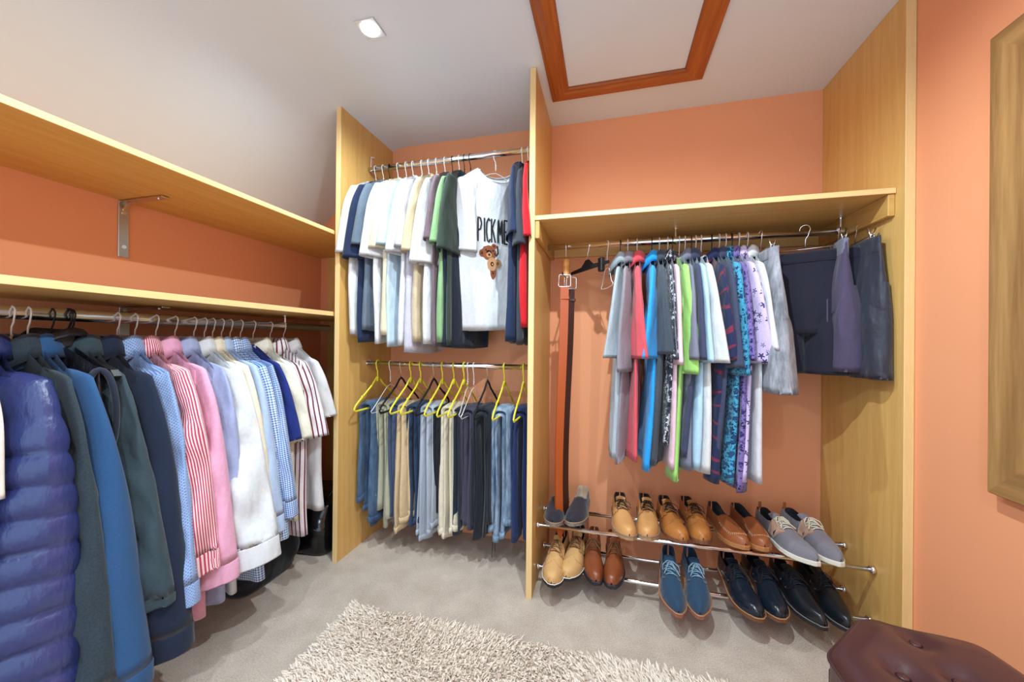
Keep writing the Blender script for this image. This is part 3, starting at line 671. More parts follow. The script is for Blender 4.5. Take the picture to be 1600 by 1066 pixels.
# ---------------------------------------------------------------- trousers on the lower middle rail
def trousers(i, x, key, phrase, L1=.60, L2=.55, wd=.088, gap=.016, yaw=0, th=.013, hang=None, name='trousers', cat='trousers', hem=None, bar=-.232, y0=-.0, legs=2, flare=.0, strings=False):
    t = thing(name, phrase, cat, (x, YM, ZQ), RZ+yaw); mat = F_[key]; rr = random.Random(i*17+1)
    for leg in range(legs):
        ins = leg*th*1.35; g = gap+ins; zt = bar+.006+ins*.9; p = [rr.uniform(0, 6.28) for _ in range(6)]
        la, lb = L1-leg*rr.uniform(.01, .05), L2-leg*rr.uniform(.0, .05); off = rr.uniform(-.018, .018)+y0
        path = [(-1, s) for s in np.linspace(la, .03, 15)]+[(0, a) for a in np.linspace(PI, 0, 7)]+[(1, s) for s in np.linspace(.03, lb, 15)]
        V = []; UV = []; N = 26; a = np.linspace(0, 2*PI, N, endpoint=False); arc = 0
        for j, (sd, s) in enumerate(path):
            if sd == 0: cy_, cz_ = g*math.cos(s), zt+g*.55*math.sin(s)-.012; ny, nz = math.cos(s), math.sin(s); d = 0
            else:
                d = s/.6; cy_ = sd*(g+.006*d*(1 if leg else .4)+flare*d*d)+.006*math.sin(s*9+p[0])*d; cz_ = zt-.012-s; ny, nz = sd, 0
            W_ = wd*(1+.10*d*math.sin(p[1]+s*4)-.06*d)
            lx = W_*sgp(np.cos(a), .8); ly = th*(1+.35*d)*sgp(np.sin(a), .8)*(1+.35*np.sin(lx*46+p[2]+s*3)*min(1, d*2))+.006*d*np.sin(lx*62+p[3]+s*2)
            xx = lx+off+.016*d*math.sin(s*6+p[4]); zz = np.full(N, cz_)+ly*nz+(.012*np.cos(a+p[5]) if sd and j in (0, len(path)-1) else 0)
            V.append(np.stack([xx, cy_+ly*ny, zz], 1)); UV.append(np.stack([lx+.3, np.full(N, arc)], 1)); arc += .04
        F = gridF(len(path), N)+[tuple(range(N))[::-1], tuple(range((len(path)-1)*N, len(path)*N))]
        o = mesh('leg', np.concatenate(V), F, mat, t, np.concatenate(UV))
        if hem:
            for e in (0, -1):
                A_, B_ = (V[0], V[1]) if e == 0 else (V[-1], V[-2]); c = A_.mean(0); d = (B_.mean(0)-c); d = d/np.linalg.norm(d); W2 = []
                for h, s_ in ((-.001, .99), (-.001, 1.05), (.014, 1.06), (.028, 1.05), (.028, .99)): 
                    q = c+(A_-c)*s_+d*h; q[:, 1] = c[1]+d[1]*h+(A_[:, 1]-c[1])*(1+(s_-1)*3); W2.append(q)
                mesh('turn_up', np.concatenate(W2), gridF(5, N), F_[hem], o, np.concatenate([UV[0]+(0, k*.01) for k in range(5)]))
    if strings:
        m = MB()
        for dx in (-.02, .03): m.tube([(dx, gap+.02, -.232-L2+.03), (dx+.004, gap+.022, -.232-L2-.05), (dx, gap+.018, -.232-L2-.13)], .002, 6)
        m.build('drawstring', F_['black jersey'], t, True)
    lab = phrase.split(' draped')[0].split(' beside')[0].split(' between')[0]
    if hang == 'yellow': tri_hanger('yellow plastic hanger with a round neck disc under the %s' % lab, (x, YM, ZQ), RZ+yaw, yellowplastic)
    elif hang == 'white': wire_hanger('white wire hanger under the %s' % lab, (x, YM, ZQ), RZ+yaw, whitewire, hw=.19, drop=.10, dz=.106)
    elif hang == 'black': tri_hanger('black flocked hanger under the %s' % lab, (x, YM, ZQ), RZ+yaw, blackflock, disc=False, r=.0046, hookmat=chrome, name='flocked_hanger')
    return t
trs = [(-1.222, 'mid denim', 'mid blue jeans draped leftmost on the lower rail', dict(L1=.53, L2=.60, hang='yellow', hem='mid denim', name='jeans', cat='jeans')),
 (-1.143, 'olive chino', 'grey olive chinos draped beside the mid blue jeans', dict(L1=.52, L2=.60, hang='white')),
 (-1.078, 'slate blue chino', 'slate blue trousers draped right of the grey olive chinos', dict(L1=.56, L2=.60, hang='black', gap=.012)),
 (-1.020, 'tan chino', 'tan chinos draped left of the dark denim jeans', dict(L1=.61, L2=.55, hang='yellow', hem='tan chino', gap=.012)),
 (-.962, 'dark denim', 'dark denim jeans draped right of the tan chinos', dict(L1=.60, L2=.58, hang='yellow', name='jeans', cat='jeans', gap=.014, hem='dark denim')),
 (-.885, 'blue grey chino', 'pale blue grey chinos with turn-ups draped on the lower rail', dict(L1=.66, L2=.62, hang='black', hem='blue grey chino', gap=.014)),
 (-.836, 'black chino', 'black trousers draped between the pale blue grey and stone chinos', dict(L1=.55, L2=.52, hang='yellow', gap=.008, th=.009)),
 (-.772, 'stone chino', 'stone coloured chinos draped in the middle of the lower rail', dict(L1=.63, L2=.60, hang='yellow', hem='stone chino', gap=.014, flare=.004)),
 (-.716, 'ink chino', 'ink blue trousers draped between the stone and aubergine pairs', dict(L1=.60, L2=.58, hang='yellow', gap=.009, th=.010)),
 (-.662, 'aubergine chino', 'dark aubergine grey chinos draped on the lower rail', dict(L1=.55, L2=.57, hang='white', gap=.014)),
 (-.588, 'black jersey', 'black jersey joggers draped with hanging drawstrings', dict(L1=.60, L2=.58, hang='black', gap=.022, strings=True)),
 (-.500, 'washed denim', 'light washed blue jeans draped on the right of the lower rail', dict(L1=.60, L2=.58, hang='yellow', hem='washed denim', name='jeans', cat='jeans', gap=.018)),
 (-.402, 'navy jersey', 'navy jersey joggers draped rightmost on the lower rail', dict(L1=.59, L2=.57, hang='yellow', gap=.022, strings=True))]
for i, (x, key, ph, k) in enumerate(trs): trousers(i, x, key, ph, **k)
wire_hanger('empty white wire hanger between the ink blue and aubergine trousers', (-.695, YM, ZQ), RZ+.1, whitewire, hw=.17, drop=.10, dz=.10)
# ---------------------------------------------------------------- polo shirts on the right rail
pol = [(.052, 'light grey marl', 'light grey polo shirt leftmost on the right rail', 1, dict(psi=-.7, L=.87)),
 (.085, 'grey mauve cotton', 'grey mauve collared shirt beside the light grey polo', 1, dict(psi=-.35, L=.88, slL=.36)),
 (.126, 'coral cotton', 'coral red polo shirt on the right rail', 1, dict(psi=.5, L=.88)),
 (.190, 'bright blue cotton', 'bright sky blue polo shirt on the right rail', 1, dict(psi=-.5, L=.90)),
 (.222, 'charcoal marl', 'charcoal marl polo shirt right of the bright blue one', 1, dict(psi=.55, L=.88, slL=.29)),
 (.258, 'black speckled cotton', 'black patterned shirt squeezed behind the light pink polo', 1, dict(psi=.2, L=.80)),
 (.278, 'light pink cotton', 'light pink polo shirt left of the lime green one', 0, dict(psi=.15, L=.90, slL=.33)),
 (.306, 'lime cotton', 'lime green polo shirt on the right rail', 0, dict(psi=.55, L=.93, slL=.36)),
 (.330, 'grey purple cotton', 'grey purple polo shirt right behind the lime green one', 1, dict(psi=.2, L=.88)),
 (.356, 'dusk cotton', 'dark collared shirt left of the light blue t-shirt', 1, dict(psi=.2, L=.84)),
 (.374, 'light blue cotton', 'light blue t-shirt left of the pale grey one', 0, dict(psi=.3, L=.88, slL=.32)),
 (.396, 'pale grey cotton', 'pale grey t-shirt with a wide sleeve on the right rail', 0, dict(psi=.85, L=.89, slL=.32)),
 (.438, 'navy swirl print', 'navy shirt with thin maroon swirls on the right rail', 1, dict(psi=.65, L=.92)),
 (.468, 'dusk cotton', 'dusky blue grey shirt right of the navy swirl shirt', 1, dict(psi=.4, L=.86, slL=.34)),
 (.494, 'teal leaf print', 'teal leaf print shirt on the right rail', 1, dict(psi=.3, L=.93, slL=.36)),
 (.518, 'navy floral print', 'navy and violet floral shirt left of the lilac one', 1, dict(psi=.25, L=.95)),
 (.545, 'lilac leaf print', 'lilac shirt printed with small navy leaves', 1, dict(psi=.95, L=.91, slL=.32)),
 (.578, 'white cotton', 'white collared polo right of the lilac leaf print shirt', 1, dict(psi=.45, L=.91, slL=.27))]
for i, (x, key, ph, c, k) in enumerate(pol):
    B = Body(k.get('L', .88), seed=200+i*7, th=.013, sw=.185, cw=.198, hw=.20, front=-1, fold=.012, neck=.058, sway=(0, -.02), nlen=.017, bell=.55)
    m = F_[key]; yw = -.06
    garment('polo', 'polo_shirt' if c else 't_shirt', ph, 'shirt' if c else 't-shirt', (x, YR, ZR), RZ+yw, B, m, k.get('slL', .31)+.045, k['psi'], col=m if c else None, band=m, seed=90+i, group='shirts on the right rail', sl=dict(R0=.098, R1=.086, r1=.016))
    wire_hanger('%s wire hanger holding the %s' % ('white' if i % 3 else 'thin dark', ph.split(' beside')[0].split(' on the')[0].split(' right')[0].split(' left of')[0].split(' squeezed')[0]), (x, YR, ZR), RZ+yw, whitewire if i % 3 else blackwire, group='hangers on the right rail')
# ---------------------------------------------------------------- belts and empty hangers at the left of the right rail
t = thing('belt_hanger', 'light wooden peg hanger carrying the two leather belts', 'hanger', (-.2, YR, ZR), RZ)
m = MB(); m.tube(hook_pts(.065), .0018, 6); m.build('hook', chrome, t, True)
beech = wood('beech_peg', (226, 160, 88), (200, 128, 60), 'Z', .4, 2)
MB().tube([(.0, 0, -.062), (0, 0, -.064), (0, 0, -.095), (0, 0, -.098), (0, 0, -.101), (0, 0, -.155), (0, 0, -.16)], [.008, .019, .019, .0165, .019, .017, .008], 18).build('peg', beech, t, True)
MB().tube([(-.02, 0, -.152), (.14, 0, -.158), (.146, 0, -.150)], .0035, 8).build('belt_arm', blackwire, t, True)
def belt(label, x, y, ztop, zbot, wd, mat, edge_m, tw, curve):
    t = thing('leather_belt', label, 'belt', (x, y, ztop)); L_ = ztop-zbot
    for k, (dy, ln) in enumerate(((0, L_), (.012, L_*.985))):
        V = []; n = 40
        for i in range(n):
            f = i/(n-1); a = tw[0]+(tw[1]-tw[0])*float(sm(f)); c, s_ = math.cos(a), math.sin(a); cx = curve*math.sin(PI*f*.9)*f; z = -.045-ln*f+.045*f; dd = dy*(1-.6*math.sin(PI*f))
            w = wd*(1 if f < .96 else math.sqrt(max(.05, 1-((f-.96)/.04)**2)))
            for u, v in ((-w, -.0018), (w, -.0018), (w, .0018), (-w, .0018)): V.append((cx+u*c-(v+dd)*s_, u*s_+(v+dd)*c, z))
        F = gridF(n, 4)+[(0, 1, 2, 3), tuple(range(4*n-4, 4*n))[::-1]]
        mesh('strap', V, F, mat if k == 0 else edge_m, t, smooth=False)
    c, s_ = math.cos(tw[0]), math.sin(tw[0]); h = wd+.008
    P = [(u*c, u*s_, z) for u, z in ((-h, .0), (-h+.004, .006), (h-.004, .006), (h, 0), (h, -.042), (h-.004, -.048), (-h+.004, -.048), (-h, -.042))]
    MB().tube(P, .0032, 8, True).build('buckle', chrome, t, True)
    MB().tube([(0, -.006, -.046), (0, -.008, -.02), (0, -.004, .006)], .0022, 6).build('prong', chrome, t, True)
    m = MB(); m.box((-wd-.003, -.006, -.106), (wd+.003, .018, -.092), .002); m.build('keeper', mat, t)
    return t
tanL = plain('tan_leather', (172, 78, 30), .42, 0, 90, .1); brnL = plain('dark_brown_leather', (62, 28, 18), .4, 0, 90, .1); pale = plain('raw_leather_edge', (206, 170, 140), .7)
belt('long tan leather belt hanging nearest with a big silver buckle', -.192, 1.675, ZR-.165, .215, .0185, tanL, tanL, (.15, .75), -.028)
belt('dark brown leather belt hanging just behind the tan belt', -.166, 1.715, ZR-.170, .235, .016, brnL, pale, (.5, .9), -.03)
t = thing('trouser_hanger', 'empty black velvet hanger with a sloping bar and sliding clip', 'hanger', (-.099, YR, ZR), RZ+.62)
m = MB(); m.tube(hook_pts(.075), .0018, 6); m.build('hook', chrome, t, True)
V = []; sil = [(-.15, -.118), (-.15, -.105), (-.05, -.098), (-.03, -.085), (-.012, -.070), (.012, -.070), (.03, -.085), (.05, -.098), (.17, -.105), (.17, -.118)]
for y in (-.004, .004): V += [(x, y, z) for x, z in sil]
n = len(sil); mesh('bar', V, [tuple(range(n))[::-1], tuple(range(n, 2*n))]+[(i, (i+1) % n, n+(i+1) % n, n+i) for i in range(n)], blackflock, t, smooth=False)
m = MB(); m.box((.100, -.011, -.145), (.130, .011, -.082), .004); m.build('clip', blackplastic, t)
wire_hanger('empty white wire hanger hanging left of the light grey polo', (-.008, YR, ZR), RZ+.35, whitewire, hw=.10, drop=.10, dz=.07)
# ---------------------------------------------------------------- shorts on clip hangers
def shorts(name, label, loc, rz, mat, L=.50, wd=.20, th=.03, seed=0, inseam=.24, split=.5, band=None, bandh=.035, taper=(1, 1.05), lean=0, zt=-.095, pocket=None, spread=.0):
    t = thing(name, label, 'shorts', loc, rz); rr = random.Random(seed); p = [rr.uniform(0, 6.28) for _ in range(8)]
    N = 44; a = np.linspace(0, 2*PI, N, endpoint=False); crotch = L-inseam
    def ring(hw, thk, z, cx, cy, ph, amp):
        x = hw*sgp(np.cos(a), .85); y = thk*sgp(np.sin(a), .8)+amp*(np.sin(x*34+ph)+.6*np.sin(x*61+ph*2+z*9)); return np.stack([cx+x, cy+y, np.full(N, z)], 1)
    V = []; UV = []
    for k in range(14):
        f = k/13; z = zt-crotch*f; V.append(ring(wd*(taper[0]+(1-taper[0])*f)*(1+.04*f), th*(.45+.75*float(sm(f*1.3))), z, lean*f*crotch, 0, p[0], .006*f+.002)); UV.append(np.stack([V[-1][:, 0]+.4, V[-1][:, 2]], 1))
    for s_, dz in ((.7, -.006), (.3, -.012)): V.append(ring(wd*(1.02 if s_ > .5 else .98), th*s_, zt-crotch+dz, lean*crotch, 0, p[0], .002)); UV.append(UV[-1])
    mesh('seat', np.concatenate(V), gridF(16, N), mat, t, np.concatenate(UV))
    for sx in (-1, 1):
        V = []; UV = []
        for k in range(14):
            f = k/13; z = zt-crotch+.10-(inseam+.10)*f; hwk = wd*split*(1.02+(taper[1]-1)*f); 
            V.append(ring(hwk, th*(.75+.62*float(sm(f*2.6))+.15*f), z, lean*(zt-z)+sx*(wd*1.04-hwk)+sx*spread*f, sx*.004, p[1+(sx > 0)], .007)); UV.append(np.stack([V[-1][:, 0]+.4+sx, V[-1][:, 2]], 1))
        V.append(V[-1]*[1, .8, 1]+[0, 0, .01]); UV.append(UV[-1]); o = mesh('leg', np.concatenate(V), gridF(15, N), mat, t, np.concatenate(UV))
    Wb = []; Ub = []
    for z, s_ in ((zt+.004, .94), (zt+.006, 1.03), (zt-.004, 1.07), (zt-bandh*.33, 1.03), (zt-bandh*.5, 1.07), (zt-bandh*.7, 1.03), (zt-bandh, 1.06), (zt-bandh-.002, 1.0)):
        r = ring(wd*taper[0]*(.99+.01*s_), th*.5*s_*1.15, z, 0, 0, p[0], .002); r[:, 1] += .0018*np.sin(np.arange(N)*PI); Wb.append(r); Ub.append(np.stack([r[:, 0], r[:, 2]], 1))
    mesh('waistband', np.concatenate(Wb), gridF(8, N), band or mat, t, np.concatenate(Ub))
    if pocket:
        x0, x1, z0, z1, pm, sy = pocket; V = []
        for yy in (.0, .004):
            for x, z in ((x0, z1), (x1, z1), (x1+.004, z0), ((x0+x1)/2, z0-.012), (x0-.004, z0)): V.append((x, sy*(th*1.16+.006+yy), z))
        mesh('pocket', V, [(0, 1, 2, 3, 4), (5, 6, 7, 8, 9)[::-1]]+[(i, (i+1) % 5, 5+(i+1) % 5, 5+i) for i in range(5)], pm, t, [(v[0], v[2]) for v in V], smooth=False)
    return t
shorts('denim_shorts', 'grey denim shorts clipped between the white polo and the black shorts', (.622, YR-.02, ZR), RZ-.02, F_['grey denim'], L=.55, wd=.17, th=.034, seed=3, inseam=.27, lean=.16, pocket=(.02, .10, -.36, -.22, F_['grey denim'], -1), taper=(1, .95))
clip_hanger('chrome clip hanger holding the grey denim shorts', (.622, YR-.02, ZR), RZ-.02, .12)
shorts('jersey_shorts', 'black jersey shorts clipped almost flat towards the room', (.765, YR-.06, ZR), RZ+1.12, F_['black short jersey'], L=.48, wd=.165, th=.035, seed=5, inseam=.16, zt=-.1)
clip_hanger('chrome clip hanger holding the black jersey shorts', (.765, YR-.06, ZR), RZ+1.12, .11, .08)
shorts('cargo_shorts', 'purple charcoal shorts with a ribbed waistband and thigh pocket', (.893, YR-.03, ZR), RZ-.32, F_['purple charcoal jersey'], L=.49, wd=.155, th=.034, seed=8, inseam=.22, zt=-.075, bandh=.05, band=F_['grey purple cotton'], pocket=(.03, .12, -.40, -.29, F_['purple charcoal jersey'], -1))
clip_hanger('chrome clip hanger holding the purple charcoal shorts', (.893, YR-.03, ZR), RZ-.32, .11, .056)
shorts('track_shorts', 'shiny dark shorts hanging against the oak end panel', (.934, YR-.06, ZR), RZ-.12, F_['dark satin'], L=.50, wd=.17, th=.026, seed=11, inseam=.24, zt=-.085, bandh=.05, lean=.05)
clip_hanger('chrome clip hanger holding the shiny dark shorts', (.934, YR-.06, ZR), RZ-.12, .12, .066)
# ---------------------------------------------------------------- shirts and jackets on the left rail
def left(i, y, key, label, name='dress_shirt', cat='shirt', L=.86, slL=.62, psi=.85, col=True, cuff=None, yaw=0, sl=None, th=.018, sw=.19, hook=None, hangmat=None, fold=.011, band=None, sleevekey=None, quilt=0, far=True, cuffL=.06, sway=(0.02, 0), hanger=True, drop=.085):
    B = Body(L, seed=400+i*11, th=th, sw=sw, cw=sw+.022, hw=sw+.03, front=-1, fold=fold, neck=.068, nlen=.030, sway=sway, quilt=quilt, zn=-.09, drop=drop)
    m = F_[key]; s_ = dict(R0=.105, R1=.066, r1=.036, phi=-79, crease=.014); s_.update(sl or {})
    t = garment('shirt', name, label, cat, (XLR, y, ZL), yaw, B, m, slL, psi, col=(F_[key] if col else None), cuffm=cuff and F_[cuff], band=band and F_[band], seed=i, sl=s_, far=far, sleevemat=F_[sleevekey] if sleevekey else None, cuffL=cuffL)
    if hanger:
        ph = label
        for w in (' right', ' left of', ' between', ' on the', ' beside', ' behind', ' near', ' with', ' at the', ' next'): ph = ph.split(w)[0]
        wire_hanger('%s wire hanger holding the %s' % (hangmat or 'white', ph), (XLR, y, ZL), yaw, blackwire if hangmat else whitewire, drop=.092, group='hangers on the left rail')
    return B, t
left(0, .492, 'cream wool', 'cream garment cut off at the left edge of the view', 'jacket', 'jacket', L=.84, slL=.24, psi=.12, th=.012, sw=.212, yaw=.08, sl=dict(R0=.10, R1=.055, r1=.012, phi=-89, crease=.002))
B, t = left(1, .562, 'navy puffer nylon', 'shiny navy quilted puffer jacket nearest on the left rail', 'puffer_jacket', 'jacket', L=.92, slL=.76, psi=.85, th=.05, quilt=.009, sl=dict(R0=.145, R1=.098, r0=.035, r1=.045, quilt=.016, dy=-.012, phi=-86, M=96, N=40, crease=.001), sway=(.05, 0))
left(2, .626, 'slate fleece', 'slate grey marl fleece behind the navy puffer jacket', 'fleece_jacket', 'jacket', L=.90, slL=.76, psi=.45, th=.022, cuff='slate fleece', sl=dict(R1=.080, r1=.03, phi=-82), sway=(.05, 0))
left(3, .655, 'blue fleece', 'mid blue smooth fleece jacket with a long sleeve', 'fleece_jacket', 'jacket', L=.84, slL=.78, psi=.9, th=.022, cuff='blue fleece', sl=dict(R0=.12, R1=.078, r1=.055, phi=-81, crease=.003, dy=.03), cuffL=.05)
# gilet
B = Body(.80, seed=555, th=.03, sw=.205, cw=.215, hw=.22, front=-1, fold=.005, neck=.072, quilt=.009, qh=.06, zn=-.09, drop=.06)
t = thing('padded_gilet', 'black padded gilet with dark trim beside the blue fleece', 'gilet', (XLR, .70, ZL), .0); B.build(F_['black puffer nylon'], t); collar(B, F_['black puffer nylon'], t, stand=.05, leaf=.02, flare=.008, point=0)
P = [(.205+.02*math.sin(PI*k/23), .022*math.cos(2*PI*k/24)*1.3, -.16-.13+.13*math.cos(PI*(k/12))) for k in range(24)]
P = [(.207+.012*math.sin(a), .030*math.sin(a), -.285+.13*math.cos(a)) for a in np.linspace(0, 2*PI, 28, endpoint=False)]
MB().tube(P, .0075, 8, True).build('armhole_trim', F_['black trim'], t, True)
wire_hanger('thin dark wire hanger holding the black padded gilet', (XLR, .70, ZL), 0, blackwire, drop=.092)
left(4, .742, 'green slate softshell', 'green slate softshell jacket behind the black gilet', 'softshell_jacket', 'jacket', L=.72, slL=.64, psi=.55, th=.016, cuff='green slate softshell', cuffL=.022, sl=dict(R0=.085, R1=.062, r1=.034, phi=-78, crease=.018, dy=.02), hangmat='thin dark')
B, t = left(5, .792, 'navy fleece', 'dark navy fleece on the black sized hanger', 'fleece_jacket', 'jacket', L=.86, slL=.74, psi=.75, th=.026, cuff='navy fleece', sl=dict(R0=.12, R1=.08, r1=.05, phi=-81, crease=.004), hanger=False, drop=.095)
hx = thing('coat_hanger', 'broad black plastic hanger with a size tag on its hook', 'hanger', (XLR, .735, ZL), .0)
m = MB(); m.tube(hook_pts(.08, .019), .003, 8); m.build('hook', blackplastic, hx, True)
sil = [(-.03, -.088), (.03, -.088), (.05, -.10), (.075, -.118), (.20, -.158), (.215, -.175), (.20, -.19), (.05, -.150), (-.05, -.150), (-.20, -.19), (-.215, -.175), (-.20, -.158), (-.075, -.118), (-.05, -.10)]
V = []; n = len(sil)
for y_ in (-.009, .009): V += [(x, y_, z) for x, z in sil]
mesh('shoulder_bar', V, [tuple(range(n))[::-1], tuple(range(n, 2*n))]+[(i, (i+1) % n, n+(i+1) % n, n+i) for i in range(n)], blackplastic, hx, smooth=False)
tg = MB(); tg.box((-.010, -.009, -.078), (.010, .009, -.062), .002); tg = tg.build('size_tag', blackplastic, hx)
fc = bpy.data.curves.new('size_text', 'FONT'); fc.body = 'XL'; fc.size = .013; fc.align_x = 'CENTER'; fc.extrude = .0002
fo = bpy.data.objects.new('size_text_curve', fc); COL.objects.link(fo); bpy.context.view_layer.update()
tm = bpy.data.meshes.new_from_object(fo.evaluated_get(bpy.context.evaluated_depsgraph_get())); bpy.data.objects.remove(fo)
to = bpy.data.objects.new('size_lettering', tm); tm.materials.append(whitewire); COL.objects.link(to); to.parent = tg; to.location = (0, -.0093, -.0745); to.rotation_euler = (PI/2, 0, 0)
left(6, .848, 'blue dotted shirt', 'pale blue shirt with a fine dotted weave and open collar', slL=.64, L=.93, cuff='blue dotted shirt', psi=.45, sl=dict(crease=.018, r1=.026, dy=-.02))
left(7, .895, 'red stripe shirt', 'red and white fine striped shirt with long sleeves', slL=.58, cuff='red stripe shirt', psi=.95, sl=dict(R0=.115, R1=.08, crease=.022, r1=.04, phi=-80, dy=-.01), L=.88)
left(8, .955, 'pink shirt', 'plain pink shirt right of the red striped one', slL=.65, cuff='pink shirt', psi=.75, L=.92, sl=dict(phi=-81, dy=.01))
left(9, 1.015, 'lavender shirt', 'lavender blue shirt between the pink and white shirts', slL=.60, cuff='lavender shirt', psi=.85, L=.92, sl=dict(phi=-83))
left(10, 1.080, 'crisp white shirt', 'crisp white shirt with a long sleeve in the middle of the left rail', slL=.64, cuff='crisp white shirt', psi=.95, L=.92, sl=dict(R1=.078, phi=-77, r1=.038, crease=.020), cuffL=.07)
left(11, 1.118, 'ivory shirt', 'ivory shirt right of the crisp white one', slL=.56, cuff='ivory shirt', psi=.5, L=.84)
left(12, 1.150, 'sky shirt', 'light sky blue shirt left of the gingham shirt', slL=.58, cuff='sky shirt', psi=.6, L=.86)
left(13, 1.186, 'blue gingham', 'blue and white gingham shirt on the left rail', slL=.62, cuff='blue gingham', psi=.75, L=.94, sl=dict(phi=-82, crease=.008), cuffL=.065)
left(14, 1.222, 'blue check', 'pale blue small check shirt behind the gingham shirt', slL=.55, cuff='blue check', psi=.5, L=.86)
left(15, 1.268, 'royal blue cotton', 'royal blue t-shirt on the left rail', 't_shirt', 't-shirt', slL=.32, psi=.95, L=.80, col=False, band='royal blue cotton', sl=dict(R1=.085, r1=.02, phi=-80))
left(16, 1.328, 'ecru cotton', 'off white short sleeved shirt right of the royal blue one', 'short_sleeved_shirt', slL=.33, psi=1.0, L=.78, sl=dict(R1=.085, r1=.022, phi=-80))
left(17, 1.415, 'maroon stripe', 'white shirt with thin maroon stripes and short sleeves', 'short_sleeved_shirt', slL=.34, psi=.9, L=.86, sl=dict(R1=.09, r1=.022, phi=-80))
left(18, 1.490, 'white cotton', 'white polo shirt at the far end of the left rail', 'polo_shirt', slL=.26, psi=.7, L=.80, sl=dict(R1=.088, r1=.02, phi=-80))
for i, y in enumerate((1.27, 1.36)): pass
# ---------------------------------------------------------------- shoes
def shoe(name, label, loc, yawd, L=.315, side=1, style='derby', up=None, sole=None, lining=None, lace=None, tongue=None, facing=None, toe='round', pitch=0, group=None, cap=None, edge_m=None, tab=None, roll=0):
    t = thing(name, label, 'shoe', loc, 0, group); t.rotation_euler = (math.radians(pitch), 0, PI+math.radians(yawd)); t.rotation_mode = 'XYZ'
    root = t
    tc = [0, .015, .05, .14, .33, .50, .66, .78, .88, .95, .985, 1.0]
    wc = {'round': [.004, .017, .026, .0325, .031, .037, .0445, .0435, .037, .026, .0145, .002], 'point': [.004, .016, .025, .031, .030, .036, .0435, .0405, .031, .0195, .0105, .002], 'chisel': [.004, .016, .025, .031, .030, .036, .0435, .0405, .0325, .024, .017, .003]}[toe]
    TT = np.concatenate([[0, .012, .035], np.linspace(.07, .93, 30), [.955, .975, .99, 1.0]])
    to = .40 if style != 'slip' and style != 'loafer' else .47
    def wl(tt): return np.interp(tt, tc, wc)*(L/.315)
    lowh = style in ('loafer', 'slip')
    hc_t = [0, .05, .2, .33, to-.001, to, .5, .6, .7, .8, .9, .96, .99, 1.0]
    hc = [.060, .066, .054, .052, .060, .074, .069, .060, .051, .045, .040, .033, .022, .010] if not lowh else [.056, .060, .050, .046, .050, .062, .060, .054, .048, .043, .038, .030, .02, .01]
    def hh(tt): return np.interp(tt, hc_t, hc)
    def cxf(tt): return side*(.007*math.sin(PI*tt*1.1)-.010*tt*tt)
    zs0 = .016
    def spring(tt): return .010*max(0, (tt-.72)/.28)**2
    def S(tt, a, off=0.0):
        w = float(wl(tt)); h = float(hh(tt)); x = (w+off)*math.copysign(abs(math.cos(a))**.72, math.cos(a)); z = zs0+spring(tt)+(h+off)*abs(math.sin(a))**.85
        x += -.10*h*0 ; return (cxf(tt)+x*(1-.10*math.sin(a)), tt*L, z)
    K = 22; V = []; Fu = []; Fl = []
    for tt in TT:
        w = float(wl(tt)); h = float(hh(tt)); z0 = zs0+spring(tt); c = cxf(tt)
        row = []
        if tt < to:
            q = [(w*(1-.20*(i/6)**2)*(1+.06*math.sin(PI*i/6)), h*i/6) for i in range(7)]
            inn = [(w*.78*1.0-.001, h*.985), (w*.74, h*.6), (w*.70, h*.25), (w*.3, .010)]
            half = q+inn; row = [(c-x, tt*L, z0+z) for x, z in half]+[(c+x, tt*L, z0+z) for x, z in half[::-1]]
        else: row = [S(tt, PI-PI*i/(K-1)) for i in range(K)]
        V += row
    nT = len(TT)
    for i in range(nT-1):
        for j in range(K-1):
            f = (i*K+j, i*K+j+1, (i+1)*K+j+1, (i+1)*K+j)
            (Fl if (TT[i+1] < to and 6 <= j <= 14) else Fu).append(f)
    def sub(faces):
        ids = sorted({i for f in faces for i in f}); mp = {k: n for n, k in enumerate(ids)}; return [V[i] for i in ids], [tuple(mp[i] for i in f) for f in faces]
    v, f = sub(Fu); mesh('upper', v, f, up, root, [(p[0], p[1]) for p in v])
    v, f = sub(Fl); mesh('lining', v, f, lining or up, root, [(p[0], p[1]) for p in v])
    # sole
    SV = []; ns = len(TT)
    rows = []
    for s_ in (1, -1):
        rows += [(tt, s_) for tt in (TT if s_ == 1 else TT[::-1][1:-1])]
    def outl(e): return [(cxf(tt)+s_*(float(wl(tt))+e*(.4 if tt in (0, 1) else 1)), tt*L+(e if tt > .985 else (-e if tt < .012 else 0)), tt) for tt, s_ in rows]
    lay = []
    for e, k in ((.0030, 'b'), (.0042, 'b2'), (.0042, 't'), (.0022, 't2')):
        for x, y, tt in outl(e):
            zb = spring(tt)+(0 if tt < .30 else (.007*min(1, (tt-.30)/.03)*(1 if tt < .5 else max(0, 1-(tt-.5)/.12))))
            z = {'b': zb, 'b2': zb+.0015, 't': zs0+spring(tt)-.001, 't2': zs0+spring(tt)+.001}[k]; lay.append((x, y, z))
    n = len(rows); SF = gridF(4, n)
    for base, rv in ((0, True), (3*n, False)):
        for i in range(1, ns-1):
            a, b_ = base+i, base+(i+1 if i+1 < ns else i+1); c_, d_ = base+(n-i-1) % n if i+1 < ns-1 else base+ns-1, base+n-i
            q = (base+i, base+i+1, base+n-i-1, base+n-i) if i+1 < ns-1 else (base+i, base+ns-1, base+n-i)
            SF.append(q[::-1] if rv else q)
        SF.append((base, base+1, base+n-1))
    mesh('sole', lay, SF, sole, root, smooth=False)
    if edge_m: MB().tube([(x, y, zs0+spring(tt)) for x, y, tt in outl(.0042)], .0018, 6, True).build('welt', edge_m, root, True)
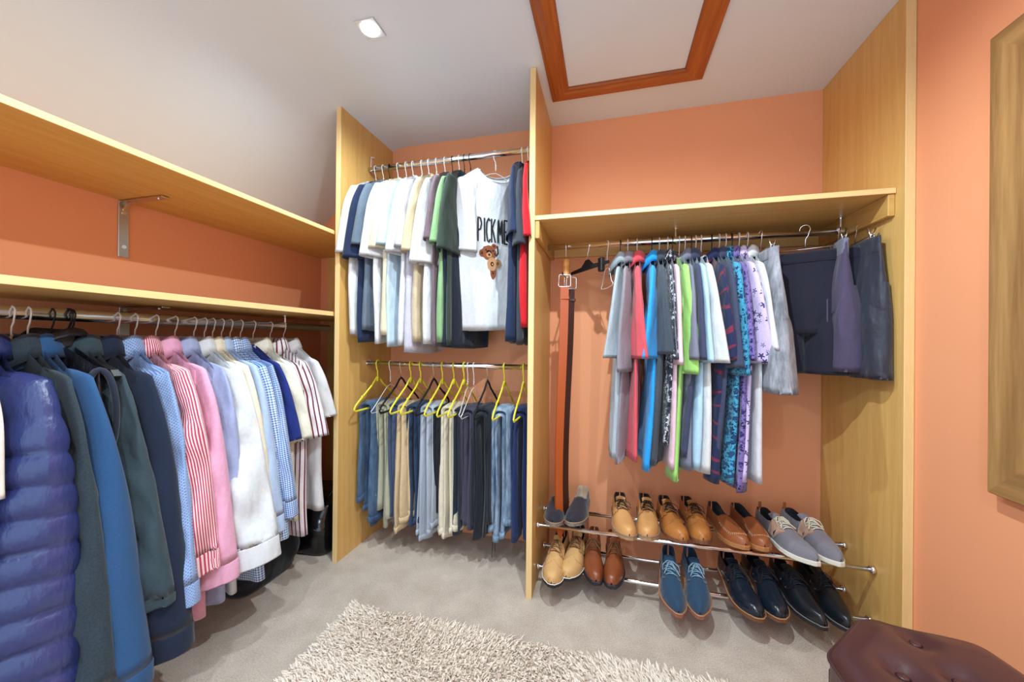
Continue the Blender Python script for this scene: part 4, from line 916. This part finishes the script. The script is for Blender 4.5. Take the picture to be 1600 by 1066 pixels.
    if style in ('derby', 'brogue', 'sneaker', 'oxford'):
        V2 = []; m_ = 12; nn = 7
        for i in range(m_):
            tt = .325+(.60-.325)*i/(m_-1); wv = .021*(1-.25*(i/(m_-1)))
            for j in range(nn):
                u = (j/(nn-1)*2-1); z = zs0+(float(hh(max(tt, to)))+.003 if tt >= to else .077+.10*(to-tt))-abs(u)**2*.007; V2.append((cxf(tt)+u*wv, tt*L, z))
        n0 = len(V2); V2 += [(x, y, z-.0025) for x, y, z in V2]
        F2 = [tuple(f_) for f_ in gridF(m_, nn, False)]; F2 += [tuple(i+n0 for i in f_)[::-1] for f_ in F2[:]]
        bd = [i for i in range(nn)]+[r*nn+nn-1 for r in range(1, m_)]+[(m_-1)*nn+k for k in range(nn-2, -1, -1)]+[r*nn for r in range(m_-2, 0, -1)]
        F2 += [(bd[i], bd[(i+1) % len(bd)], bd[(i+1) % len(bd)]+n0, bd[i]+n0) for i in range(len(bd))]
        mesh('tongue', V2, F2, tongue or up, root, [(p[0], p[1]) for p in V2])
        # eyelet facings
        for s_ in (1, -1):
            V3 = []; A_ = [math.radians(v) for v in ((22, 38, 54, 68) if style != 'sneaker' else (8, 24, 40, 56, 70))]; R_ = np.linspace(to+.003, .635, 8)
            for tt in R_:
                for ai, a in enumerate(A_):
                    aa = a if s_ == 1 else PI-a; tq = tt+(0 if ai >= len(A_)-2 else -.03*(len(A_)-2-ai)*(1 if tt > .55 else .0)); V3.append(S(max(tq, to+.001), aa, .0022))
            na = len(A_); n0 = len(V3); V3 += [(x, y, z-.002) for x, y, z in V3]; f3 = gridF(8, na, False); F3 = f3+[tuple(i+n0 for i in q)[::-1] for q in f3]
            bd = [i for i in range(na)]+[r*na+na-1 for r in range(1, 8)]+[7*na+k for k in range(na-2, -1, -1)]+[r*na for r in range(6, 0, -1)]
            F3 += [(bd[i], bd[(i+1) % len(bd)], bd[(i+1) % len(bd)]+n0, bd[i]+n0) for i in range(len(bd))]
            mesh('facing', V3, F3, facing or up, root, [(p[0], p[1]) for p in V3])
        ml = MB(); el, er = math.radians(66), PI-math.radians(66); lr = .0016 if style != 'sneaker' else .0024
        tl = np.linspace(to+.025, .60, 4)
        def top(tt, u, z=.007): return (cxf(tt)+u, tt*L, zs0+float(hh(tt))+z)
        for i, tt in enumerate(tl):
            p0, p1 = S(tt, el, .0035), S(tt, er, .0035); ml.tube([p0, top(tt, (p0[0]-cxf(tt))*.4), top(tt, (p1[0]-cxf(tt))*.4), p1], lr, 5)
            if i < 3:
                q1 = S(tl[i+1], er, .0035); ml.tube([p0, top((tt+tl[i+1])/2, 0, .0055), q1], lr, 5)
        rl = random.Random(int(abs(loc[0])*1e4)+side)
        for s_ in (1, -1):
            r1, r2 = rl.uniform(.022, .034), rl.uniform(.010, .03)
            ml.tube([top(to+.03, 0, .009), top(to+.05, s_*.012, .013), top(to+.09, s_*r1, .006), top(to+.13, s_*r1*1.1, -.006), top(to+.12, s_*.014, .004), top(to+.035, 0, .010)], lr, 5)
            ml.tube([top(to+.03, 0, .010), top(to+.08, s_*.01, .011), top(to+.16, s_*(.012+r2*.4), .006), top(to+.20, s_*(.016+r2*.6), .002)], lr, 5)
        ml.build('lace', lace, root, True)
    if style in ('brogue', 'derby_cap', 'oxford') and cap is not None:
        V4 = []; nA, nT2 = 25, 8
        for i in range(nT2):
            for j in range(nA):
                a = PI*j/(nA-1); fr = abs(math.cos(a)); tb = .735-.055*math.exp(-((a-PI/2)/.16)**2) if style == 'brogue' else .77; tb = tb+(.035*(1-math.exp(-((a-PI/2)/.5)**2))*(1 if fr < .6 else 1-(fr-.6)*4.4) if style == 'brogue' else 0)
                V4.append(S(tb+(.985-tb)*i/(nT2-1), a, .0016 if i else .0006))
        mesh('toe_cap', V4, gridF(nT2, nA, False), cap, root, [(p[0], p[1]) for p in V4])
        if style == 'brogue':
            mp = MB()
            for j in range(2, nA-2):
                x, y, z = V4[nA+j]; mp.tube([(x, y, z+.0002), (x, y, z+.0012)], .0011, 5)
            o_ = mp.build('perforation', plain('dark_perforation', (34, 22, 18), .8), root); 
    if style == 'loafer':
        P = [S(tt, math.radians(44), .001) for tt in np.linspace(to, .84, 14)]+[S(.84+.06*math.sin(PI*k/10), math.radians(44+92*k/10), .001) for k in range(1, 10)]+[S(tt, PI-math.radians(44), .001) for tt in np.linspace(.84, to, 14)]
        MB().tube(P, .0022, 6).build('apron_seam', facing, root, True)
        st = MB()
        for k in range(26):
            b = P[4+k]; c = (b[0]*.0, 0, 0)
            tq = b[1]/L; st.tube([(b[0]*1.0+.0, b[1], b[2]+.0018), (cxf(tq)+(b[0]-cxf(tq))*1.14, b[1]+.004, b[2]-.005)], .0011, 5)
        st.build('stitching', pale, root, True)
    if style == 'slip':
        for s_ in (1, -1):
            V5 = [S(tt, (a if s_ == 1 else PI-a), .0012) for tt in np.linspace(to, .56, 5) for a in np.linspace(math.radians(12), math.radians(48), 5)]
            mesh('elastic_gore', V5, gridF(5, 5, False), tongue, root, [(p[0], p[1]) for p in V5])
    if tab: MB().box((-.006, .001, zs0+.055), (.006, .005, zs0+.085), .001).build('heel_tab', tab, root)
    return t
sub_ = lambda n, c, r=.75: fab(n, c, rough=r, wr=.25, sheen=.2)
tanS = plain('tan_shoe_leather', (206, 150, 92), .45, 0, 60, .1); tan2 = plain('burnished_tan_leather', (178, 112, 56), .34, 0, 60, .1); sand = plain('sand_nubuck', (204, 158, 102), .7, 0, 60, .1)
brn = plain('chestnut_leather', (132, 70, 40), .36, 0, 50, .1); loafL = plain('loafer_leather', (150, 84, 48), .36, 0, 50, .1); loafS = plain('loafer_side', (168, 110, 62), .5)
suede = sub_('navy blue suede', (36, 64, 90)); navyL = plain('navy_polished_leather', (22, 32, 44), .22, 0, 60, .05, .6); blkL = plain('black_leather', (20, 25, 32), .28, 0, 60, .05, .6)
canvG = sub_('grey canvas', (126, 120, 128)); canvN = sub_('dark canvas', (44, 40, 52)); tanF = sub_('pinkish tan facing', (190, 150, 126)); darkl = sub_('dark lining', (30, 28, 34)); palel = sub_('pale lining', (190, 172, 150))
sBrown = plain('brown_rubber_sole', (120, 72, 44), .6); sWhite = plain('off_white_sole', (222, 214, 200), .6); sGrey = plain('grey_rubber_sole', (120, 112, 106), .6); sDark = plain('dark_rubber_sole', (30, 30, 38), .6); sTan = plain('tan_sole', (170, 130, 92), .6); sPink = plain('brick_sole', (150, 92, 72), .6)
dlace = plain('dark_lace', (40, 26, 22), .8); clace = plain('cream_lace', (214, 200, 178), .8); blace = plain('pale_blue_lace', (140, 170, 190), .8); brlace = plain('brown_lace', (120, 80, 50), .8); nlace = plain('navy_lace', (20, 26, 36), .8)
ZU, ZLo = .288, .102
pairs = [
 ('slip_on_shoe', 'dark canvas slip-on shoe', (-.240, -.140), (1.606, 1.628), ZU, (5, 4), dict(style='slip', up=canvN, sole=sGrey, lining=palel, tongue=canvN, edge_m=sTan, L=.32), ''),
 ('derby_shoe', 'light tan derby shoe with dark laces', (.078, .172), (1.575, 1.592), ZU, (-3, 0), dict(style='derby', up=tanS, sole=sTan, lining=darkl, lace=dlace, L=.325, edge_m=sGrey), ''),
 ('brogue_shoe', 'burnished tan wingtip brogue', (.284, .386), (1.604, 1.624), ZU, (-4, -5), dict(style='brogue', up=tan2, sole=sBrown, lining=darkl, lace=dlace, cap=tan2, L=.315), ''),
 ('loafer', 'chestnut brown loafer with pale stitching', (.512, .604), (1.622, 1.632), ZU, (-7, -6), dict(style='loafer', up=loafL, sole=loafS, lining=darkl, facing=loafS, L=.30), ''),
 ('lace_up_shoe', 'grey canvas shoe with tan facings and cream laces', (.726, .832), (1.572, 1.596), ZU, (-10, -10), dict(style='sneaker', up=canvG, sole=sWhite, lining=darkl, lace=clace, facing=tanF, tongue=canvG, toe='point', L=.335, tab=loafL), ''),
 ('brogue_shoe', 'sand coloured brogue with a white and navy sole', (-.228, -.150), (1.505, 1.560), ZLo, (5, 4), dict(style='brogue', up=sand, sole=sDark, lining=darkl, lace=brlace, cap=sand, edge_m=sWhite, L=.325, pitch=5), ''),
 ('oxford_shoe', 'chestnut leather lace-up shoe', (-.052, .033), (1.565, 1.560), ZLo, (-1, -1), dict(style='oxford', up=brn, sole=sDark, lining=brn, lace=brlace, toe='chisel', L=.315, pitch=5), ''),
 ('suede_shoe', 'blue suede derby shoe with pale laces', (.246, .344), (1.468, 1.478), ZLo, (4, 1), dict(style='derby', up=suede, sole=sPink, lining=suede, lace=blace, toe='point', edge_m=sTan, L=.325, pitch=6), ''),
 ('brogue_shoe', 'polished navy wingtip brogue', (.522, .622), (1.515, 1.535), ZLo, (-3, -4), dict(style='brogue', up=navyL, sole=sBrown, lining=navyL, lace=nlace, cap=navyL, toe='round', edge_m=sTan, L=.325, pitch=5), ''),
 ('oxford_shoe', 'black leather lace-up shoe', (.728, .832), (1.530, 1.545), ZLo, (-4, -6), dict(style='oxford', up=blkL, sole=sDark, lining=blkL, lace=nlace, toe='point', edge_m=sGrey, L=.325, pitch=5), '')]
for nm, lab, xs, ys, z, yw, k, where in pairs:
    for j in (0, 1):
        yd = -yw[j]; L_ = k['L']
        # toe at (xs, ys): the origin is the heel
        a = math.radians(yd); hx_, hy_ = xs[j]-math.sin(a)*L_*1.0*-1*-1, ys[j]+math.cos(a)*L_
        hx_ = xs[j]-math.sin(a)*L_
        pz = math.radians(k.get('pitch', 0)); 
        shoe(nm, '%s, %s of its pair%s' % (lab, ('left', 'right')[j], where), (hx_, hy_, z+math.sin(pz)*L_*.52), yd, side=1 if j == 0 else -1, **{**k, 'pitch': -k.get('pitch', 0)})
# ---------------------------------------------------------------- shoe rack
rk = thing('shoe_rack', 'two tier chrome shoe rack under the polo shirts', 'rack', (.32, 1.72, 0))
for (y, z) in ((1.645, .2775), (1.815, .2775), (1.660, .0830), (1.815, .0960)):
    MB().tube([(-.625, y-1.72, z), (.628, y-1.72, z)], .0085, 14).build('rod', chrome, rk, True)
for sx, s_ in ((-.6235, 1), (.6265, -1)):
    for y, z in ((-.075, .2775), (.095, .2775), (-.06, .083), (.095, .096)): MB().cyl((sx+s_*.004, y, z), .013, .012, 0, 16).build('end_cap', chrome, rk, True)
# ---------------------------------------------------------------- bags on the floor under the shirts
def blob(name, label, cat, c, half, rz, mat, seed, amp=.012, parts=None, sub=7, pw=.45):
    t = thing(name, label, cat, (c[0], c[1], 0), rz); rr = random.Random(seed); p = [rr.uniform(0, 6.28) for _ in range(9)]
    n = 34; rings = 20; V = []
    for i in range(rings):
        f = i/(rings-1); z = half[2]*2*f; s_ = (1-abs(2*f-1)**6)*.12+.88 if 0 < f < 1 else .86; s_ *= 1-.10*f
        for j in range(n):
            a = 2*PI*j/n; x = half[0]*s_*math.copysign(abs(math.cos(a))**pw, math.cos(a)); y = half[1]*s_*math.copysign(abs(math.sin(a))**pw, math.sin(a))
            d = 1+amp*(math.sin(x*31+p[0]+z*17)+math.sin(y*27+p[1]-z*23)+math.sin(z*40+p[2]+x*12))/half[0]*.5*min(1, f*6)
            V.append((x*d, y*d, z+(amp*1.5*math.sin(x*22+p[3])*math.sin(y*18+p[4]) if f > .9 else 0)))
    F = gridF(rings, n)+[tuple(range(n))[::-1], tuple(range((rings-1)*n, rings*n))]
    mesh('body', V, F, mat, t); return t
bagm = fab('black bag fabric', (22, 26, 32), rough=.7, wr=.5); gloss = plain('glossy_black_vinyl', (16, 17, 20), .15, 0, 14, .5, .6)
t = blob('holdall_bag', 'black fabric holdall on the carpet under the far shirts', 'bag', (-1.60, 1.36, 0), (.145, .165, .155), .0, bagm, 4)
MB().tube([(.10, -.08, .25), (.152, -.05, .30), (.158, .05, .30), (.10, .08, .25)], .008, 8).build('handle', bagm, t, True)
t = blob('vinyl_bag', 'glossy black bag on the carpet behind the holdall', 'bag', (-1.535, 1.70, 0), (.175, .155, .14), .05, gloss, 9, .016)
MB().tube([(.10, -.09, .25), (.158, -.06, .33), (.160, .06, .33), (.10, .09, .25)], .007, 8).build('handle', gloss, t, True)
